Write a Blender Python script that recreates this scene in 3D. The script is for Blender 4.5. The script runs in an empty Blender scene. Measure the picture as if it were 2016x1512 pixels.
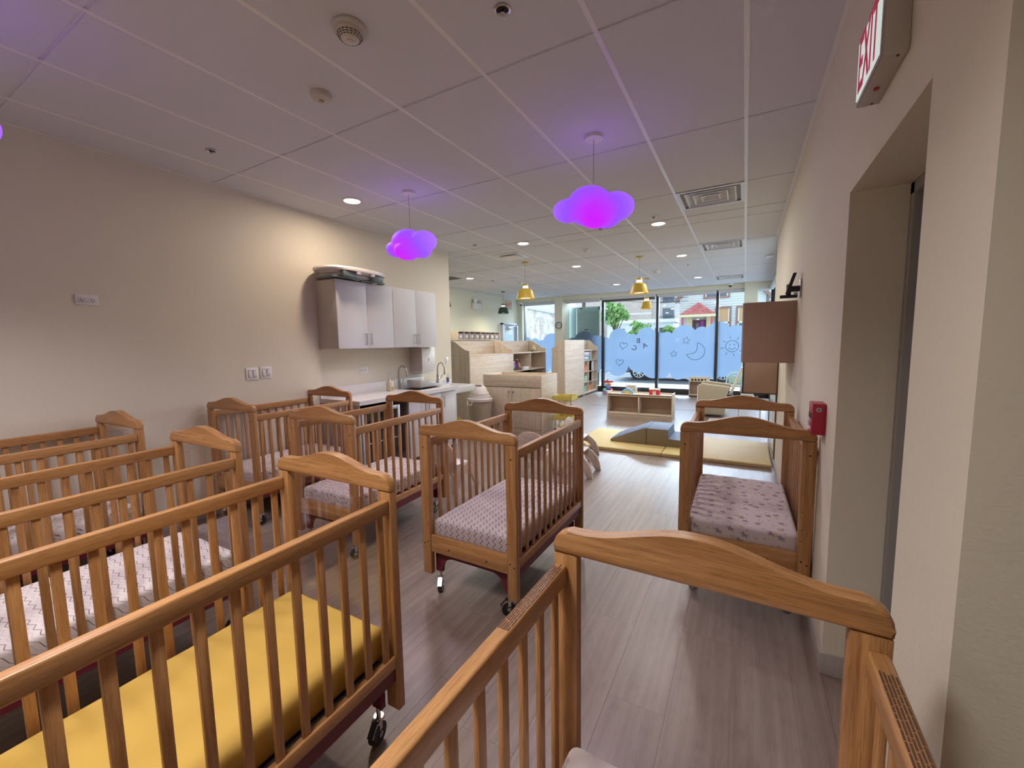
import bpy, bmesh, math, random
from mathutils import Vector, Matrix
random.seed(7)
PI = math.pi
sc = bpy.context.scene
col = sc.collection

# ------------------------------------------------------------------ camera
CH = 1.4948
pitch, yaw, roll = -0.09809303, 0.51336461, -0.01587899
fw = Vector((-math.sin(yaw)*math.cos(pitch), math.cos(yaw)*math.cos(pitch), math.sin(pitch)))
r0 = Vector((math.cos(yaw), math.sin(yaw), 0)); u0 = r0.cross(fw)
rr = r0*math.cos(roll)+u0*math.sin(roll); uu = -r0*math.sin(roll)+u0*math.cos(roll)
cam = bpy.data.objects.new('camera', bpy.data.cameras.new('camera')); col.objects.link(cam)
M = Matrix((rr, uu, -fw)).transposed().to_4x4(); M.translation = (0, 0, CH); cam.matrix_world = M
cam.data.sensor_width = 36; cam.data.lens = 811.65/2016*36; cam.data.clip_start = 0.03; cam.data.clip_end = 300
sc.camera = cam
sc.view_settings.view_transform = 'Standard'; sc.view_settings.look = 'None'
sc.view_settings.gamma = 1; sc.view_settings.use_curve_mapping = False
sc.view_settings.exposure = 0.5
sc.cycles.use_denoising = True
sc.cycles.max_bounces = 8; sc.cycles.diffuse_bounces = 4; sc.cycles.glossy_bounces = 3
sc.cycles.transmission_bounces = 4; sc.cycles.transparent_max_bounces = 12
sc.cycles.caustics_reflective = False; sc.cycles.caustics_refractive = False
sc.cycles.sample_clamp_indirect = 4.0

# ------------------------------------------------------------------ world: bright overcast sky
w = bpy.data.worlds.new('sky'); sc.world = w; w.use_nodes = True
wn = w.node_tree; wn.nodes.clear()
wo = wn.nodes.new('ShaderNodeOutputWorld'); wb = wn.nodes.new('ShaderNodeBackground')
wc = wn.nodes.new('ShaderNodeTexCoord'); ws = wn.nodes.new('ShaderNodeSeparateXYZ'); wr = wn.nodes.new('ShaderNodeValToRGB')
wn.links.new(wc.outputs['Generated'], ws.inputs[0]); wn.links.new(ws.outputs['Z'], wr.inputs[0])
wr.color_ramp.elements[0].position = 0.0; wr.color_ramp.elements[0].color = (0.92, 0.97, 1.0, 1)
wr.color_ramp.elements[1].position = 0.8; wr.color_ramp.elements[1].color = (0.70, 0.85, 1.0, 1)
wn.links.new(wr.outputs[0], wb.inputs[0]); wb.inputs[1].default_value = 1.5
wn.links.new(wb.outputs[0], wo.inputs[0])

HC = 2.9235; XR = 0.348; XL = -4.108; XB = -6.6; YW = 12.4; YS = 12.1
def light(name, kind, loc, energy, color, **k):
    d = bpy.data.lights.new(name, kind); d.energy = energy; d.color = color
    for a, b in k.items(): setattr(d, a, b)
    o = bpy.data.objects.new(name, d); col.objects.link(o); o.location = loc
    return o
RADS = math.radians
# daylight portals in the shop front and the side glazing
p = light('window_portal', 'AREA', (-3.0, 12.36, 1.45), 1, (1, 1, 1), shape='RECTANGLE', size=7.2, size_y=2.7)
p.rotation_euler = (-PI/2, 0, 0); p.data.cycles.is_portal = True
# low wide sun lamp added to lift the overcast daylight from the street side
sun = light('daylight_fill_sun', 'SUN', (0, 30, 20), 22.0, (0.72, 0.86, 1.0), angle=RADS(75))
sun.rotation_euler = (RADS(-68), 0, RADS(8))
WARM = (1.0, 0.80, 0.58)
# recessed cans in view: the diffuser glows and an area lamp sits in its opening
CANS_AND_FILL = [(-3.431, 2.925, 8), (-0.97, 5.42, 13), (-2.824, 5.40, 13), (-0.977, 7.62, 13), (-2.812, 7.53, 13), (-5.28, 7.57, 13), (-0.98, 10.42, 13), (-2.85, 10.46, 13),
        (-0.97, 0.05, 19), (-2.3, -0.5, 11)]  # two fill lamps added out of view, with no can fixture
for i, (x, y, e) in enumerate(CANS_AND_FILL):
    light('can_or_fill_lamp', 'AREA', (x, y, HC-0.03), e, WARM if i == 0 else (1.0, 0.94, 0.87), shape='DISK', size=0.13 if i < 8 else 0.5, spread=RADS(180 if i < 8 else 125))

# ------------------------------------------------------------------ materials
MATS = {}
def mat(name, color, rough=0.6, metal=0.0, spec=0.5, **kw):
    if name in MATS: return MATS[name]
    m = bpy.data.materials.new(name); m.use_nodes = True; MATS[name] = m
    b = m.node_tree.nodes['Principled BSDF']
    b.inputs['Base Color'].default_value = (*color, 1); b.inputs['Roughness'].default_value = rough
    b.inputs['Metallic'].default_value = metal; b.inputs['Specular IOR Level'].default_value = spec
    for k, v in kw.items(): b.inputs[k.replace('_', ' ')].default_value = v
    return m
def nt(m): return m.node_tree, m.node_tree.nodes, m.node_tree.links, m.node_tree.nodes['Principled BSDF']
def coords(m, scale, kind='Object'):
    t, n, l, b = nt(m); tc = n.new('ShaderNodeTexCoord'); mp = n.new('ShaderNodeMapping')
    mp.inputs['Scale'].default_value = scale; l.new(tc.outputs[kind], mp.inputs[0]); return mp.outputs[0]
def noisemix(m, c1, c2, scale, nscale=1.0, detail=4, p0=0.35, p1=0.65, dist=0.0, kind='Object'):
    t, n, l, b = nt(m); v = coords(m, scale, kind); nz = n.new('ShaderNodeTexNoise'); l.new(v, nz.inputs['Vector'])
    nz.inputs['Scale'].default_value = nscale; nz.inputs['Detail'].default_value = detail; nz.inputs['Distortion'].default_value = dist
    r = n.new('ShaderNodeValToRGB'); l.new(nz.outputs[0], r.inputs[0])
    r.color_ramp.elements[0].position = p0; r.color_ramp.elements[0].color = (*c1, 1)
    r.color_ramp.elements[1].position = p1; r.color_ramp.elements[1].color = (*c2, 1)
    l.new(r.outputs[0], b.inputs['Base Color']); return r.outputs[0]
def bump(m, scale, strength, dist=0.002, vec=(1, 1, 1)):
    t, n, l, b = nt(m); v = coords(m, vec); nz = n.new('ShaderNodeTexNoise'); l.new(v, nz.inputs['Vector'])
    nz.inputs['Scale'].default_value = scale; nz.inputs['Detail'].default_value = 3
    bp = n.new('ShaderNodeBump'); bp.inputs['Strength'].default_value = strength; bp.inputs['Distance'].default_value = dist
    l.new(nz.outputs[0], bp.inputs['Height']); l.new(bp.outputs[0], b.inputs['Normal'])
def emis(name, color, s, base=(0.8, 0.8, 0.8)):
    m = mat(name, base, 0.5); b = m.node_tree.nodes['Principled BSDF']
    b.inputs['Emission Color'].default_value = (*color, 1); b.inputs['Emission Strength'].default_value = s; return m
PAINT = mat('cream_wall_paint', (0.76, 0.71, 0.595), 0.75, spec=0.3); bump(PAINT, 90, 0.25, 0.003)
PAINT2 = mat('pale_cream_wall_paint', (0.78, 0.775, 0.64), 0.75, spec=0.3); bump(PAINT2, 90, 0.2, 0.003)
TILE = mat('ceiling_tile_white', (0.73, 0.755, 0.80), 0.95, spec=0.1); bump(TILE, 160, 0.6, 0.002)
GRID = mat('ceiling_grid_white', (0.86, 0.87, 0.88), 0.28, spec=0.6)
GREYBASE = mat('grey_rubber_base', (0.42, 0.39, 0.36), 0.5)
WHITE = mat('white_plastic', (0.80, 0.79, 0.78), 0.35)
OFFW = mat('off_white_plastic', (0.62, 0.58, 0.53), 0.45)
def woodmat(name, axis, c1, c2, rough, s=1.0):
    m = mat(name, c1, rough, spec=0.5); sv = [38*s, 38*s, 38*s]; sv[axis] = 1.9*s
    cc = noisemix(m, c1, c2, sv, 1.0, 7, 0.30, 0.70, 0.8)
    t, n, l, b = nt(m)
    v = coords(m, [x*3.4 if i != axis else x*2.2 for i, x in enumerate(sv)]); nz = n.new('ShaderNodeTexNoise'); l.new(v, nz.inputs['Vector']); nz.inputs['Detail'].default_value = 3
    r = n.new('ShaderNodeValToRGB'); l.new(nz.outputs[0], r.inputs[0]); r.color_ramp.elements[0].position = 0.36; r.color_ramp.elements[1].position = 0.52
    r.color_ramp.elements[0].color = (0.72, 0.68, 0.64, 1); r.color_ramp.elements[1].color = (1, 1, 1, 1)
    mx = n.new('ShaderNodeMix'); mx.data_type = 'RGBA'; mx.blend_type = 'MULTIPLY'; mx.inputs[0].default_value = 1
    l.new(cc, mx.inputs[6]); l.new(r.outputs[0], mx.inputs[7]); l.new(mx.outputs[2], b.inputs['Base Color'])
    return m
HW = [woodmat('honey_wood_'+'xyz'[a], a, (0.345, 0.160, 0.058), (0.56, 0.295, 0.120), 0.36) for a in range(3)]
BW = [woodmat('birch_plywood_'+'xyz'[a], a, (0.64, 0.52, 0.41), (0.76, 0.665, 0.55), 0.5, 0.5) for a in range(3)]
BROWNLAM = mat('brown_laminate', (0.47, 0.325, 0.235), 0.6); bump(BROWNLAM, 200, 0.1)
CABW = mat('white_laminate', (0.70, 0.70, 0.72), 0.45)
CABS = mat('grey_laminate_side', (0.50, 0.46, 0.43), 0.55)
COUNTER = mat('white_counter', (0.80, 0.77, 0.76), 0.25)
PORC = mat('white_porcelain', (0.82, 0.82, 0.84), 0.12)
CHROME = mat('chrome', (0.62, 0.61, 0.60), 0.22, 1.0)
STEEL = mat('brushed_steel', (0.45, 0.44, 0.43), 0.32, 1.0)
BLACK = mat('black_plastic', (0.012, 0.012, 0.013), 0.4)
BLACKFRAME = mat('black_aluminium', (0.02, 0.022, 0.026), 0.4)
DARK = mat('dark_board', (0.03, 0.018, 0.016), 0.7)
HOLE = mat('dark_recess', (0.03, 0.018, 0.012), 0.8)
MAROON = mat('maroon_painted_metal', (0.13, 0.012, 0.022), 0.4)
REDP = mat('red_plastic', (0.42, 0.015, 0.05), 0.35)
YEL = mat('yellow_metal', (0.60, 0.44, 0.06), 0.4)
YELL = mat('mustard_lamp_enamel', (0.62, 0.42, 0.05), 0.45)
YCART = mat('olive_yellow_metal', (0.62, 0.52, 0.14), 0.5)
GREENL = mat('dark_green_lamp_enamel', (0.03, 0.07, 0.055), 0.4)
BRASS = mat('brass', (0.55, 0.38, 0.12), 0.35, 1.0)
KHAKI = mat('khaki_fabric', (0.40, 0.34, 0.24), 0.95); bump(KHAKI, 300, 0.3)
SLATE = mat('slate_blue_vinyl', (0.11, 0.155, 0.27), 0.62)
TAUPE = mat('taupe_vinyl', (0.235, 0.185, 0.115), 0.5)
MATY = mat('yellow_vinyl_mat', (0.66, 0.52, 0.22), 0.55); bump(MATY, 6, 0.5, 0.02)
PAIL = mat('greige_plastic', (0.42, 0.36, 0.29), 0.45)
LIDW = mat('white_lid_plastic', (0.78, 0.72, 0.74), 0.4)
NAVY = mat('dark_purple_plastic', (0.10, 0.07, 0.14), 0.5)
ORANGE = mat('orange_plastic', (0.85, 0.25, 0.07), 0.5)
TEAL = mat('teal_plastic', (0.22, 0.62, 0.52), 0.5)
MINT = mat('mint_plastic', (0.42, 0.70, 0.62), 0.5)
PINK = mat('red_pink_plastic', (0.75, 0.05, 0.12), 0.5)
CLEARW = mat('milky_plastic', (0.66, 0.72, 0.82), 0.4)
BLUEW = mat('blue_white_fabric', (0.50, 0.53, 0.66), 0.9); noisemix(BLUEW, (0.25, 0.25, 0.36), (0.72, 0.74, 0.82), (1, 1, 1), 30, 3, 0.4, 0.55)
RB = [mat('paint_'+n_, c, 0.5) for n_, c in (('blue', (0.16, 0.35, 0.75)), ('pale_blue', (0.35, 0.62, 0.85)), ('green', (0.25, 0.55, 0.25)), ('yellow', (0.85, 0.65, 0.1)), ('orange', (0.85, 0.3, 0.08)))]
REDT = mat('red_toy_paint', (0.65, 0.03, 0.03), 0.45)
SIGNRED = mat('sign_red', (0.45, 0.02, 0.05), 0.5)
# glass
def glassmat(name, tint, refl, rough=0.02):
    m = bpy.data.materials.new(name); m.use_nodes = True; MATS[name] = m; n = m.node_tree.nodes; l = m.node_tree.links; n.clear()
    o = n.new('ShaderNodeOutputMaterial'); t = n.new('ShaderNodeBsdfTransparent'); g = n.new('ShaderNodeBsdfGlossy'); x = n.new('ShaderNodeMixShader')
    t.inputs[0].default_value = (*tint, 1); g.inputs['Roughness'].default_value = rough; g.inputs[0].default_value = (1, 1, 1, 1)
    fr = n.new('ShaderNodeLayerWeight'); fr.inputs[0].default_value = 0.5; pw = n.new('ShaderNodeMath'); pw.operation = 'POWER'; pw.inputs[1].default_value = 4.0
    mr = n.new('ShaderNodeMapRange'); mr.inputs[3].default_value = refl; mr.inputs[4].default_value = 0.8
    l.new(fr.outputs['Facing'], pw.inputs[0]); l.new(pw.outputs[0], mr.inputs[0]); l.new(mr.outputs[0], x.inputs[0]); l.new(t.outputs[0], x.inputs[1]); l.new(g.outputs[0], x.inputs[2]); l.new(x.outputs[0], o.inputs[0]); return m
GLASS = glassmat('window_glass', (0.92, 0.96, 0.98), 0.02)
ACRYL = glassmat('clear_acrylic', (0.95, 0.94, 0.95), 0.025)
TINT = glassmat('tinted_green_glass', (0.28, 0.36, 0.36), 0.05)
FILM = bpy.data.materials.new('frosted_window_film'); FILM.use_nodes = True; n = FILM.node_tree.nodes; l = FILM.node_tree.links; n.clear()
o = n.new('ShaderNodeOutputMaterial'); a1 = n.new('ShaderNodeBsdfTranslucent'); a2 = n.new('ShaderNodeBsdfDiffuse'); a3 = n.new('ShaderNodeBsdfTransparent'); x1 = n.new('ShaderNodeMixShader'); x2 = n.new('ShaderNodeMixShader')
a1.inputs[0].default_value = (0.082, 0.115, 0.165, 1); a2.inputs[0].default_value = (0.45, 0.60, 0.85, 1); a3.inputs[0].default_value = (0.8, 0.9, 1, 1)
x1.inputs[0].default_value = 0.2; x2.inputs[0].default_value = 0.05
l.new(a1.outputs[0], x1.inputs[1]); l.new(a2.outputs[0], x1.inputs[2]); l.new(x1.outputs[0], x2.inputs[1]); l.new(a3.outputs[0], x2.inputs[2]); l.new(x2.outputs[0], o.inputs[0])
FILMLINE = mat('grey_film_print', (0.11, 0.135, 0.20), 0.8)
# floor planks: grey-brown streaked vinyl
PLANK = mat('vinyl_plank', (0.3, 0.2, 0.16), 0.33, spec=0.7, Coat_Weight=0.35, Coat_Roughness=0.28)
t, n, l, b = nt(PLANK)
cc = noisemix(PLANK, (0.19, 0.135, 0.113), (0.34, 0.265, 0.23), (34, 1.1, 1), 1.0, 7, 0.22, 0.78, 0.4)
oi = n.new('ShaderNodeObjectInfo'); mr = n.new('ShaderNodeMapRange'); l.new(oi.outputs['Random'], mr.inputs[0]); mr.inputs[3].default_value = 0.95; mr.inputs[4].default_value = 1.05
v2 = coords(PLANK, (170, 3.5, 1)); nz = n.new('ShaderNodeTexNoise'); l.new(v2, nz.inputs['Vector']); nz.inputs['Detail'].default_value = 3
r = n.new('ShaderNodeValToRGB'); l.new(nz.outputs[0], r.inputs[0]); r.color_ramp.elements[0].position = 0.35; r.color_ramp.elements[0].color = (0.78, 0.76, 0.75, 1); r.color_ramp.elements[1].position = 0.6
mx = n.new('ShaderNodeMix'); mx.data_type = 'RGBA'; mx.blend_type = 'MULTIPLY'; mx.inputs[0].default_value = 1; l.new(cc, mx.inputs[6]); l.new(r.outputs[0], mx.inputs[7])
hs = n.new('ShaderNodeHueSaturation'); l.new(mx.outputs[2], hs.inputs['Color']); l.new(mr.outputs[0], hs.inputs['Value']); l.new(hs.outputs[0], b.inputs['Base Color'])
rp = n.new('ShaderNodeMapRange'); l.new(nz.outputs[0], rp.inputs[0]); rp.inputs[3].default_value = 0.22; rp.inputs[4].default_value = 0.48; l.new(rp.outputs[0], b.inputs['Roughness'])
bp = n.new('ShaderNodeBump'); bp.inputs['Strength'].default_value = 0.25; bp.inputs['Distance'].default_value = 0.002; l.new(nz.outputs[0], bp.inputs['Height']); l.new(bp.outputs[0], b.inputs['Normal'])
# sheets
def fabric(name, base):
    m = mat(name, base, 0.95, spec=0.15); bump(m, 250, 0.15, 0.001); return m
YSHEET = fabric('yellow_sheet', (0.56, 0.36, 0.085))
def mathn(n, l, op, a, b_=None):
    k = n.new('ShaderNodeMath'); k.operation = op
    for i, v in enumerate((a, b_)):
        if v is None: continue
        if isinstance(v, (int, float)): k.inputs[i].default_value = v
        else: l.new(v, k.inputs[i])
    return k.outputs[0]
def chevron(name, pitch_, period, amp, dark, grey, along='X', wid=0.12):
    m = fabric(name, (0.72, 0.65, 0.66)); t, n, l, b = nt(m)
    tc = n.new('ShaderNodeTexCoord'); sp = n.new('ShaderNodeSeparateXYZ'); l.new(tc.outputs['Object'], sp.inputs[0])
    # unfold the side walls of the mattress on to the same plane so the pattern runs over the edge
    X = sp.outputs['X']; Y = mathn(n, l, 'ADD', sp.outputs['Y'], sp.outputs['Z'])
    if along == 'Y': X, Y = Y, sp.outputs['X']
    else: X = mathn(n, l, 'SUBTRACT', X, sp.outputs['Z'])
    tri = mathn(n, l, 'PINGPONG', X, period); tri = mathn(n, l, 'MULTIPLY', tri, amp/period)
    s = mathn(n, l, 'ADD', Y, tri); s = mathn(n, l, 'DIVIDE', s, pitch_)
    fr = mathn(n, l, 'FRACT', s); d = mathn(n, l, 'LESS_THAN', fr, wid)
    f2 = mathn(n, l, 'FRACT', mathn(n, l, 'ADD', s, 0.5)); g = mathn(n, l, 'LESS_THAN', f2, 0.09)
    m1 = n.new('ShaderNodeMix'); m1.data_type = 'RGBA'; l.new(g, m1.inputs[0]); m1.inputs[6].default_value = (0.72, 0.65, 0.66, 1); m1.inputs[7].default_value = (*grey, 1)
    m2 = n.new('ShaderNodeMix'); m2.data_type = 'RGBA'; l.new(d, m2.inputs[0]); l.new(m1.outputs[2], m2.inputs[6]); m2.inputs[7].default_value = (*dark, 1)
    l.new(m2.outputs[2], b.inputs['Base Color']); return m
CHEV1 = chevron('black_chevron_sheet', 0.042, 0.017, 0.020, (0.03, 0.025, 0.03), (0.50, 0.42, 0.43), 'Y')
CHEV2 = chevron('grey_wavy_chevron_sheet', 0.044, 0.030, 0.015, (0.20, 0.18, 0.19), (0.60, 0.56, 0.58), 'X', 0.075)
def stars(name, layers, base=(0.74, 0.66, 0.65)):
    m = fabric(name, base); t, n, l, b = nt(m)
    tc0 = n.new('ShaderNodeTexCoord'); s0 = n.new('ShaderNodeSeparateXYZ'); l.new(tc0.outputs['Object'], s0.inputs[0]); c0_ = n.new('ShaderNodeCombineXYZ')
    l.new(mathn(n, l, 'ADD', s0.outputs['X'], mathn(n, l, 'MULTIPLY', s0.outputs['Z'], 0.6)), c0_.inputs[0]); l.new(mathn(n, l, 'ADD', s0.outputs['Y'], s0.outputs['Z']), c0_.inputs[1]); cur = None
    for sc_, R, colr, off in layers:
        mp = n.new('ShaderNodeMapping'); mp.inputs['Scale'].default_value = (sc_, sc_, sc_*0.001); mp.inputs['Location'].default_value = (off, off*1.7, 0)
        l.new(c0_.outputs[0], mp.inputs[0]); vo = n.new('ShaderNodeTexVoronoi'); vo.voronoi_dimensions = '2D'; vo.inputs['Scale'].default_value = 1; vo.inputs['Randomness'].default_value = 0.75
        l.new(mp.outputs[0], vo.inputs['Vector']); sub = n.new('ShaderNodeVectorMath'); sub.operation = 'SUBTRACT'; l.new(mp.outputs[0], sub.inputs[0]); l.new(vo.outputs['Position'], sub.inputs[1])
        sp = n.new('ShaderNodeSeparateXYZ'); l.new(sub.outputs[0], sp.inputs[0]); an = mathn(n, l, 'ARCTAN2', sp.outputs['Y'], sp.outputs['X'])
        a5 = mathn(n, l, 'PINGPONG', mathn(n, l, 'ADD', an, 10*PI/5), PI/5)
        ln = mathn(n, l, 'POWER', mathn(n, l, 'ADD', mathn(n, l, 'POWER', sp.outputs['X'], 2.0), mathn(n, l, 'POWER', sp.outputs['Y'], 2.0)), 0.5)
        # radius of a five-pointed star between inner and outer radius
        rad = mathn(n, l, 'MULTIPLY', mathn(n, l, 'SUBTRACT', 1.0, mathn(n, l, 'MULTIPLY', a5, 0.95)), R*sc_)
        k = mathn(n, l, 'LESS_THAN', ln, rad)
        mxx = n.new('ShaderNodeMix'); mxx.data_type = 'RGBA'; l.new(k, mxx.inputs[0]); mxx.inputs[7].default_value = (*colr, 1)
        if cur is None: mxx.inputs[6].default_value = (*base, 1)
        else: l.new(cur, mxx.inputs[6])
        cur = mxx.outputs[2]
    l.new(cur, b.inputs['Base Color']); return m
STAR = stars('star_sheet', [(11, 0.021, (0.36, 0.31, 0.34), 0.3), (14, 0.010, (0.55, 0.47, 0.47), 3.1), (7, 0.014, (0.66, 0.50, 0.32), 7.7), (9, 0.007, (0.3, 0.25, 0.27), 5.5)])
DOTS = stars('small_print_sheet', [(22, 0.009, (0.28, 0.18, 0.16), 0.3), (26, 0.006, (0.55, 0.36, 0.26), 3.1)], (0.72, 0.65, 0.64))
# outdoors
ROAD = mat('asphalt', (0.33, 0.36, 0.40), 0.9); noisemix(ROAD, (0.09, 0.10, 0.12), (0.15, 0.16, 0.18), (1, 8, 1), 1.2)
PAVE = mat('concrete_paving', (0.42, 0.43, 0.44), 0.9)
SIDING = mat('white_siding', (0.62, 0.66, 0.66), 0.6)
BROWNTRIM = mat('brown_trim', (0.30, 0.17, 0.14), 0.6)
REDROOF = mat('red_shingle', (0.48, 0.13, 0.13), 0.9); noisemix(REDROOF, (0.36, 0.09, 0.09), (0.55, 0.18, 0.17), (1, 1, 1), 5)
CREAMT = mat('cream_trim', (0.72, 0.66, 0.42), 0.7)
BLIND = mat('tan_window_blind', (0.55, 0.36, 0.18), 0.7)
GREYWIN = mat('dark_window_glass', (0.10, 0.13, 0.17), 0.12)
LIMEB = mat('painted_brick', (0.62, 0.60, 0.56), 0.9)
t, n, l, b = nt(LIMEB); bt = n.new('ShaderNodeTexBrick'); tc = n.new('ShaderNodeTexCoord'); mp = n.new('ShaderNodeMapping'); mp.inputs['Rotation'].default_value = (PI/2, 0, 0)
l.new(tc.outputs['Object'], mp.inputs[0]); l.new(mp.outputs[0], bt.inputs['Vector']); bt.inputs['Scale'].default_value = 3.5; bt.inputs['Color1'].default_value = (0.66, 0.62, 0.60, 1); bt.inputs['Color2'].default_value = (0.48, 0.50, 0.46, 1); bt.inputs['Mortar'].default_value = (0.70, 0.70, 0.68, 1)
nz = n.new('ShaderNodeTexNoise'); nz.inputs['Scale'].default_value = 1.6; nz.inputs['Detail'].default_value = 6; l.new(tc.outputs['Object'], nz.inputs['Vector'])
r = n.new('ShaderNodeValToRGB'); r.color_ramp.elements[0].position = 0.42; r.color_ramp.elements[0].color = (0.72, 0.6, 0.56, 1); r.color_ramp.elements[1].position = 0.55; l.new(nz.outputs[0], r.inputs[0])
mx = n.new('ShaderNodeMix'); mx.data_type = 'RGBA'; mx.blend_type = 'MULTIPLY'; mx.inputs[0].default_value = 1; l.new(bt.outputs[0], mx.inputs[6]); l.new(r.outputs[0], mx.inputs[7]); l.new(mx.outputs[2], b.inputs['Base Color'])
TANB = mat('tan_brick', (0.50, 0.42, 0.37), 0.9); noisemix(TANB, (0.44, 0.37, 0.33), (0.56, 0.47, 0.41), (1, 1, 6), 1.5)
LEAF = mat('leaf_green', (0.22, 0.42, 0.12), 0.8); noisemix(LEAF, (0.12, 0.28, 0.07), (0.36, 0.55, 0.20), (1, 1, 1), 9)
BARK = mat('bark', (0.12, 0.09, 0.07), 0.9)
CARP = mat('dark_car_paint', (0.07, 0.08, 0.11), 0.3)
TYRE = mat('tyre_rubber', (0.02, 0.02, 0.02), 0.8)
CONCG = mat('grey_white_metal', (0.72, 0.76, 0.80), 0.5)

# ------------------------------------------------------------------ mesh helpers
def nb(): return bmesh.new()
def bx(bm, x0, x1, y0, y1, z0, z1, bev=0.0, seg=2, mi=0):
    if x0 > x1: x0, x1 = x1, x0
    if y0 > y1: y0, y1 = y1, y0
    if z0 > z1: z0, z1 = z1, z0
    r = bmesh.ops.create_cube(bm, size=1); vs = r['verts']
    for v in vs: v.co = Vector((x0+(v.co.x+.5)*(x1-x0), y0+(v.co.y+.5)*(y1-y0), z0+(v.co.z+.5)*(z1-z0)))
    fs = set(f for v in vs for f in v.link_faces)
    for f in fs: f.material_index = mi
    if bev > 0:
        es = list(set(e for v in vs for e in v.link_edges))
        g = bmesh.ops.bevel(bm, geom=es, offset=bev, segments=seg, profile=0.5, affect='EDGES')
        for f in g['faces']: f.material_index = mi
        vs = list(set(v for f in g['faces'] for v in f.verts))
    return vs
def cyl(bm, p0, p1, r0_, r1_=None, seg=20, mi=0):
    r1_ = r0_ if r1_ is None else r1_
    p0, p1 = Vector(p0), Vector(p1); d = p1-p0
    r = bmesh.ops.create_cone(bm, cap_ends=True, segments=seg, radius1=r0_, radius2=r1_, depth=d.length)
    q = d.to_track_quat('Z', 'Y').to_matrix().to_4x4(); q.translation = (p0+p1)/2
    bmesh.ops.transform(bm, matrix=q, verts=r['verts'])
    for v in r['verts']:
        for f in v.link_faces: f.material_index = mi
    return r['verts']
def lathe(bm, prof, c=(0, 0, 0), seg=32, mi=0, cap=True):
    rings = []
    for r, z in prof:
        rings.append([bm.verts.new((c[0]+r*math.cos(2*PI*i/seg), c[1]+r*math.sin(2*PI*i/seg), c[2]+z)) for i in range(seg)])
    for a, b_ in zip(rings, rings[1:]):
        for i in range(seg):
            f = bm.faces.new((a[i], a[(i+1) % seg], b_[(i+1) % seg], b_[i])); f.material_index = mi
    if cap:
        for ring, fl in ((rings[0], True), (rings[-1], False)):
            f = bm.faces.new(ring[::-1] if fl else ring); f.material_index = mi
    return [v for r in rings for v in r]
def prism(bm, pts, axis, a0, a1, mi=0, bev=0):
    """pts in the two axes other than `axis` (in x,y,z order), extruded from a0 to a1"""
    def P(u, v, a):
        return {'x': (a, u, v), 'y': (u, a, v), 'z': (u, v, a)}[axis]
    A = [bm.verts.new(P(u, v, a0)) for u, v in pts]; B = [bm.verts.new(P(u, v, a1)) for u, v in pts]
    n_ = len(pts); fs = [bm.faces.new(A), bm.faces.new(B[::-1])]
    for i in range(n_): fs.append(bm.faces.new((A[i], B[i], B[(i+1) % n_], A[(i+1) % n_])))
    for f in fs: f.material_index = mi
    if bev:
        es = [e for e in set(fs[0].edges) | set(fs[1].edges)]
        g = bmesh.ops.bevel(bm, geom=es, offset=bev, segments=2, profile=0.5, affect='EDGES')
        for f in g['faces']: f.material_index = mi
    return A+B
def tube(bm, pts, r, seg=10, mi=0, closed=False):
    pts = [Vector(p_) for p_ in pts]; rings = []; N = len(pts)
    up = None
    for i, p_ in enumerate(pts):
        if closed: d = (pts[(i+1) % N]-pts[i-1]).normalized()
        else: d = ((pts[min(i+1, N-1)]-pts[max(i-1, 0)])).normalized()
        if up is None: up = Vector((0, 0, 1)) if abs(d.z) < 0.9 else Vector((1, 0, 0))
        s = d.cross(up).normalized(); up = s.cross(d).normalized()
        rings.append([bm.verts.new(p_+s*r*math.cos(2*PI*k/seg)+up*r*math.sin(2*PI*k/seg)) for k in range(seg)])
    for i in range(N if closed else N-1):
        a, b_ = rings[i], rings[(i+1) % N]
        for k in range(seg):
            f = bm.faces.new((a[k], b_[k], b_[(k+1) % seg], a[(k+1) % seg])); f.material_index = mi
    if not closed:
        bm.faces.new(rings[0]).material_index = mi; bm.faces.new(rings[-1][::-1]).material_index = mi
def fin(name, bm, mats, parent=None, smooth=True, ang=38):
    bmesh.ops.recalc_face_normals(bm, faces=bm.faces)
    if smooth:
        c = math.radians(ang)
        for f in bm.faces: f.smooth = True
        for e in bm.edges:
            if len(e.link_faces) == 2: e.smooth = e.calc_face_angle() < c
    me = bpy.data.meshes.new(name); bm.to_mesh(me); bm.free()
    for m_ in (mats if isinstance(mats, (list, tuple)) else [mats]): me.materials.append(m_)
    o = bpy.data.objects.new(name, me); col.objects.link(o)
    if parent is not None: o.parent = parent
    return o
def tag(o, label=None, cat=None, group=None, kind=None):
    if label: o['label'] = label
    if cat: o['category'] = cat
    if group: o['group'] = group
    if kind: o['kind'] = kind
    return o
def thing(name, loc, label, cat, group=None, rz=0):
    o = bpy.data.objects.new(name, None); col.objects.link(o); o.location = loc; o.rotation_euler = (0, 0, rz); o.empty_display_size = 0.1
    return tag(o, label, cat, group)
def struct(name, bm, mats, parent=None, **k):
    o = fin(name, bm, mats, parent, **k)
    if parent is None: o['kind'] = 'structure'
    return o
SPLIT = {'side_panel', 'door', 'side', 'board', 'foot', 'slat', 'shelf', 'wall', 'porch_post', 'floor_band', 'porch_wall', 'edge_band', 'frame_post', 'pull_bar'}
def part(name, mats, parent, boxes, bev=0.0, seg=2):
    if name in SPLIT and len(boxes) > 1:
        for b_ in boxes: o = part(name, mats, parent, [b_], bev, seg)
        return o
    bm = nb()
    for b_ in boxes: bx(bm, *b_, bev=bev, seg=seg)
    return fin(name, bm, mats, parent)
def copy_tree(o, parent=None):
    c = o.copy(); col.objects.link(c)
    if parent is not None: c.parent = parent
    for ch in list(o.children): copy_tree(ch, c)
    return c
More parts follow.
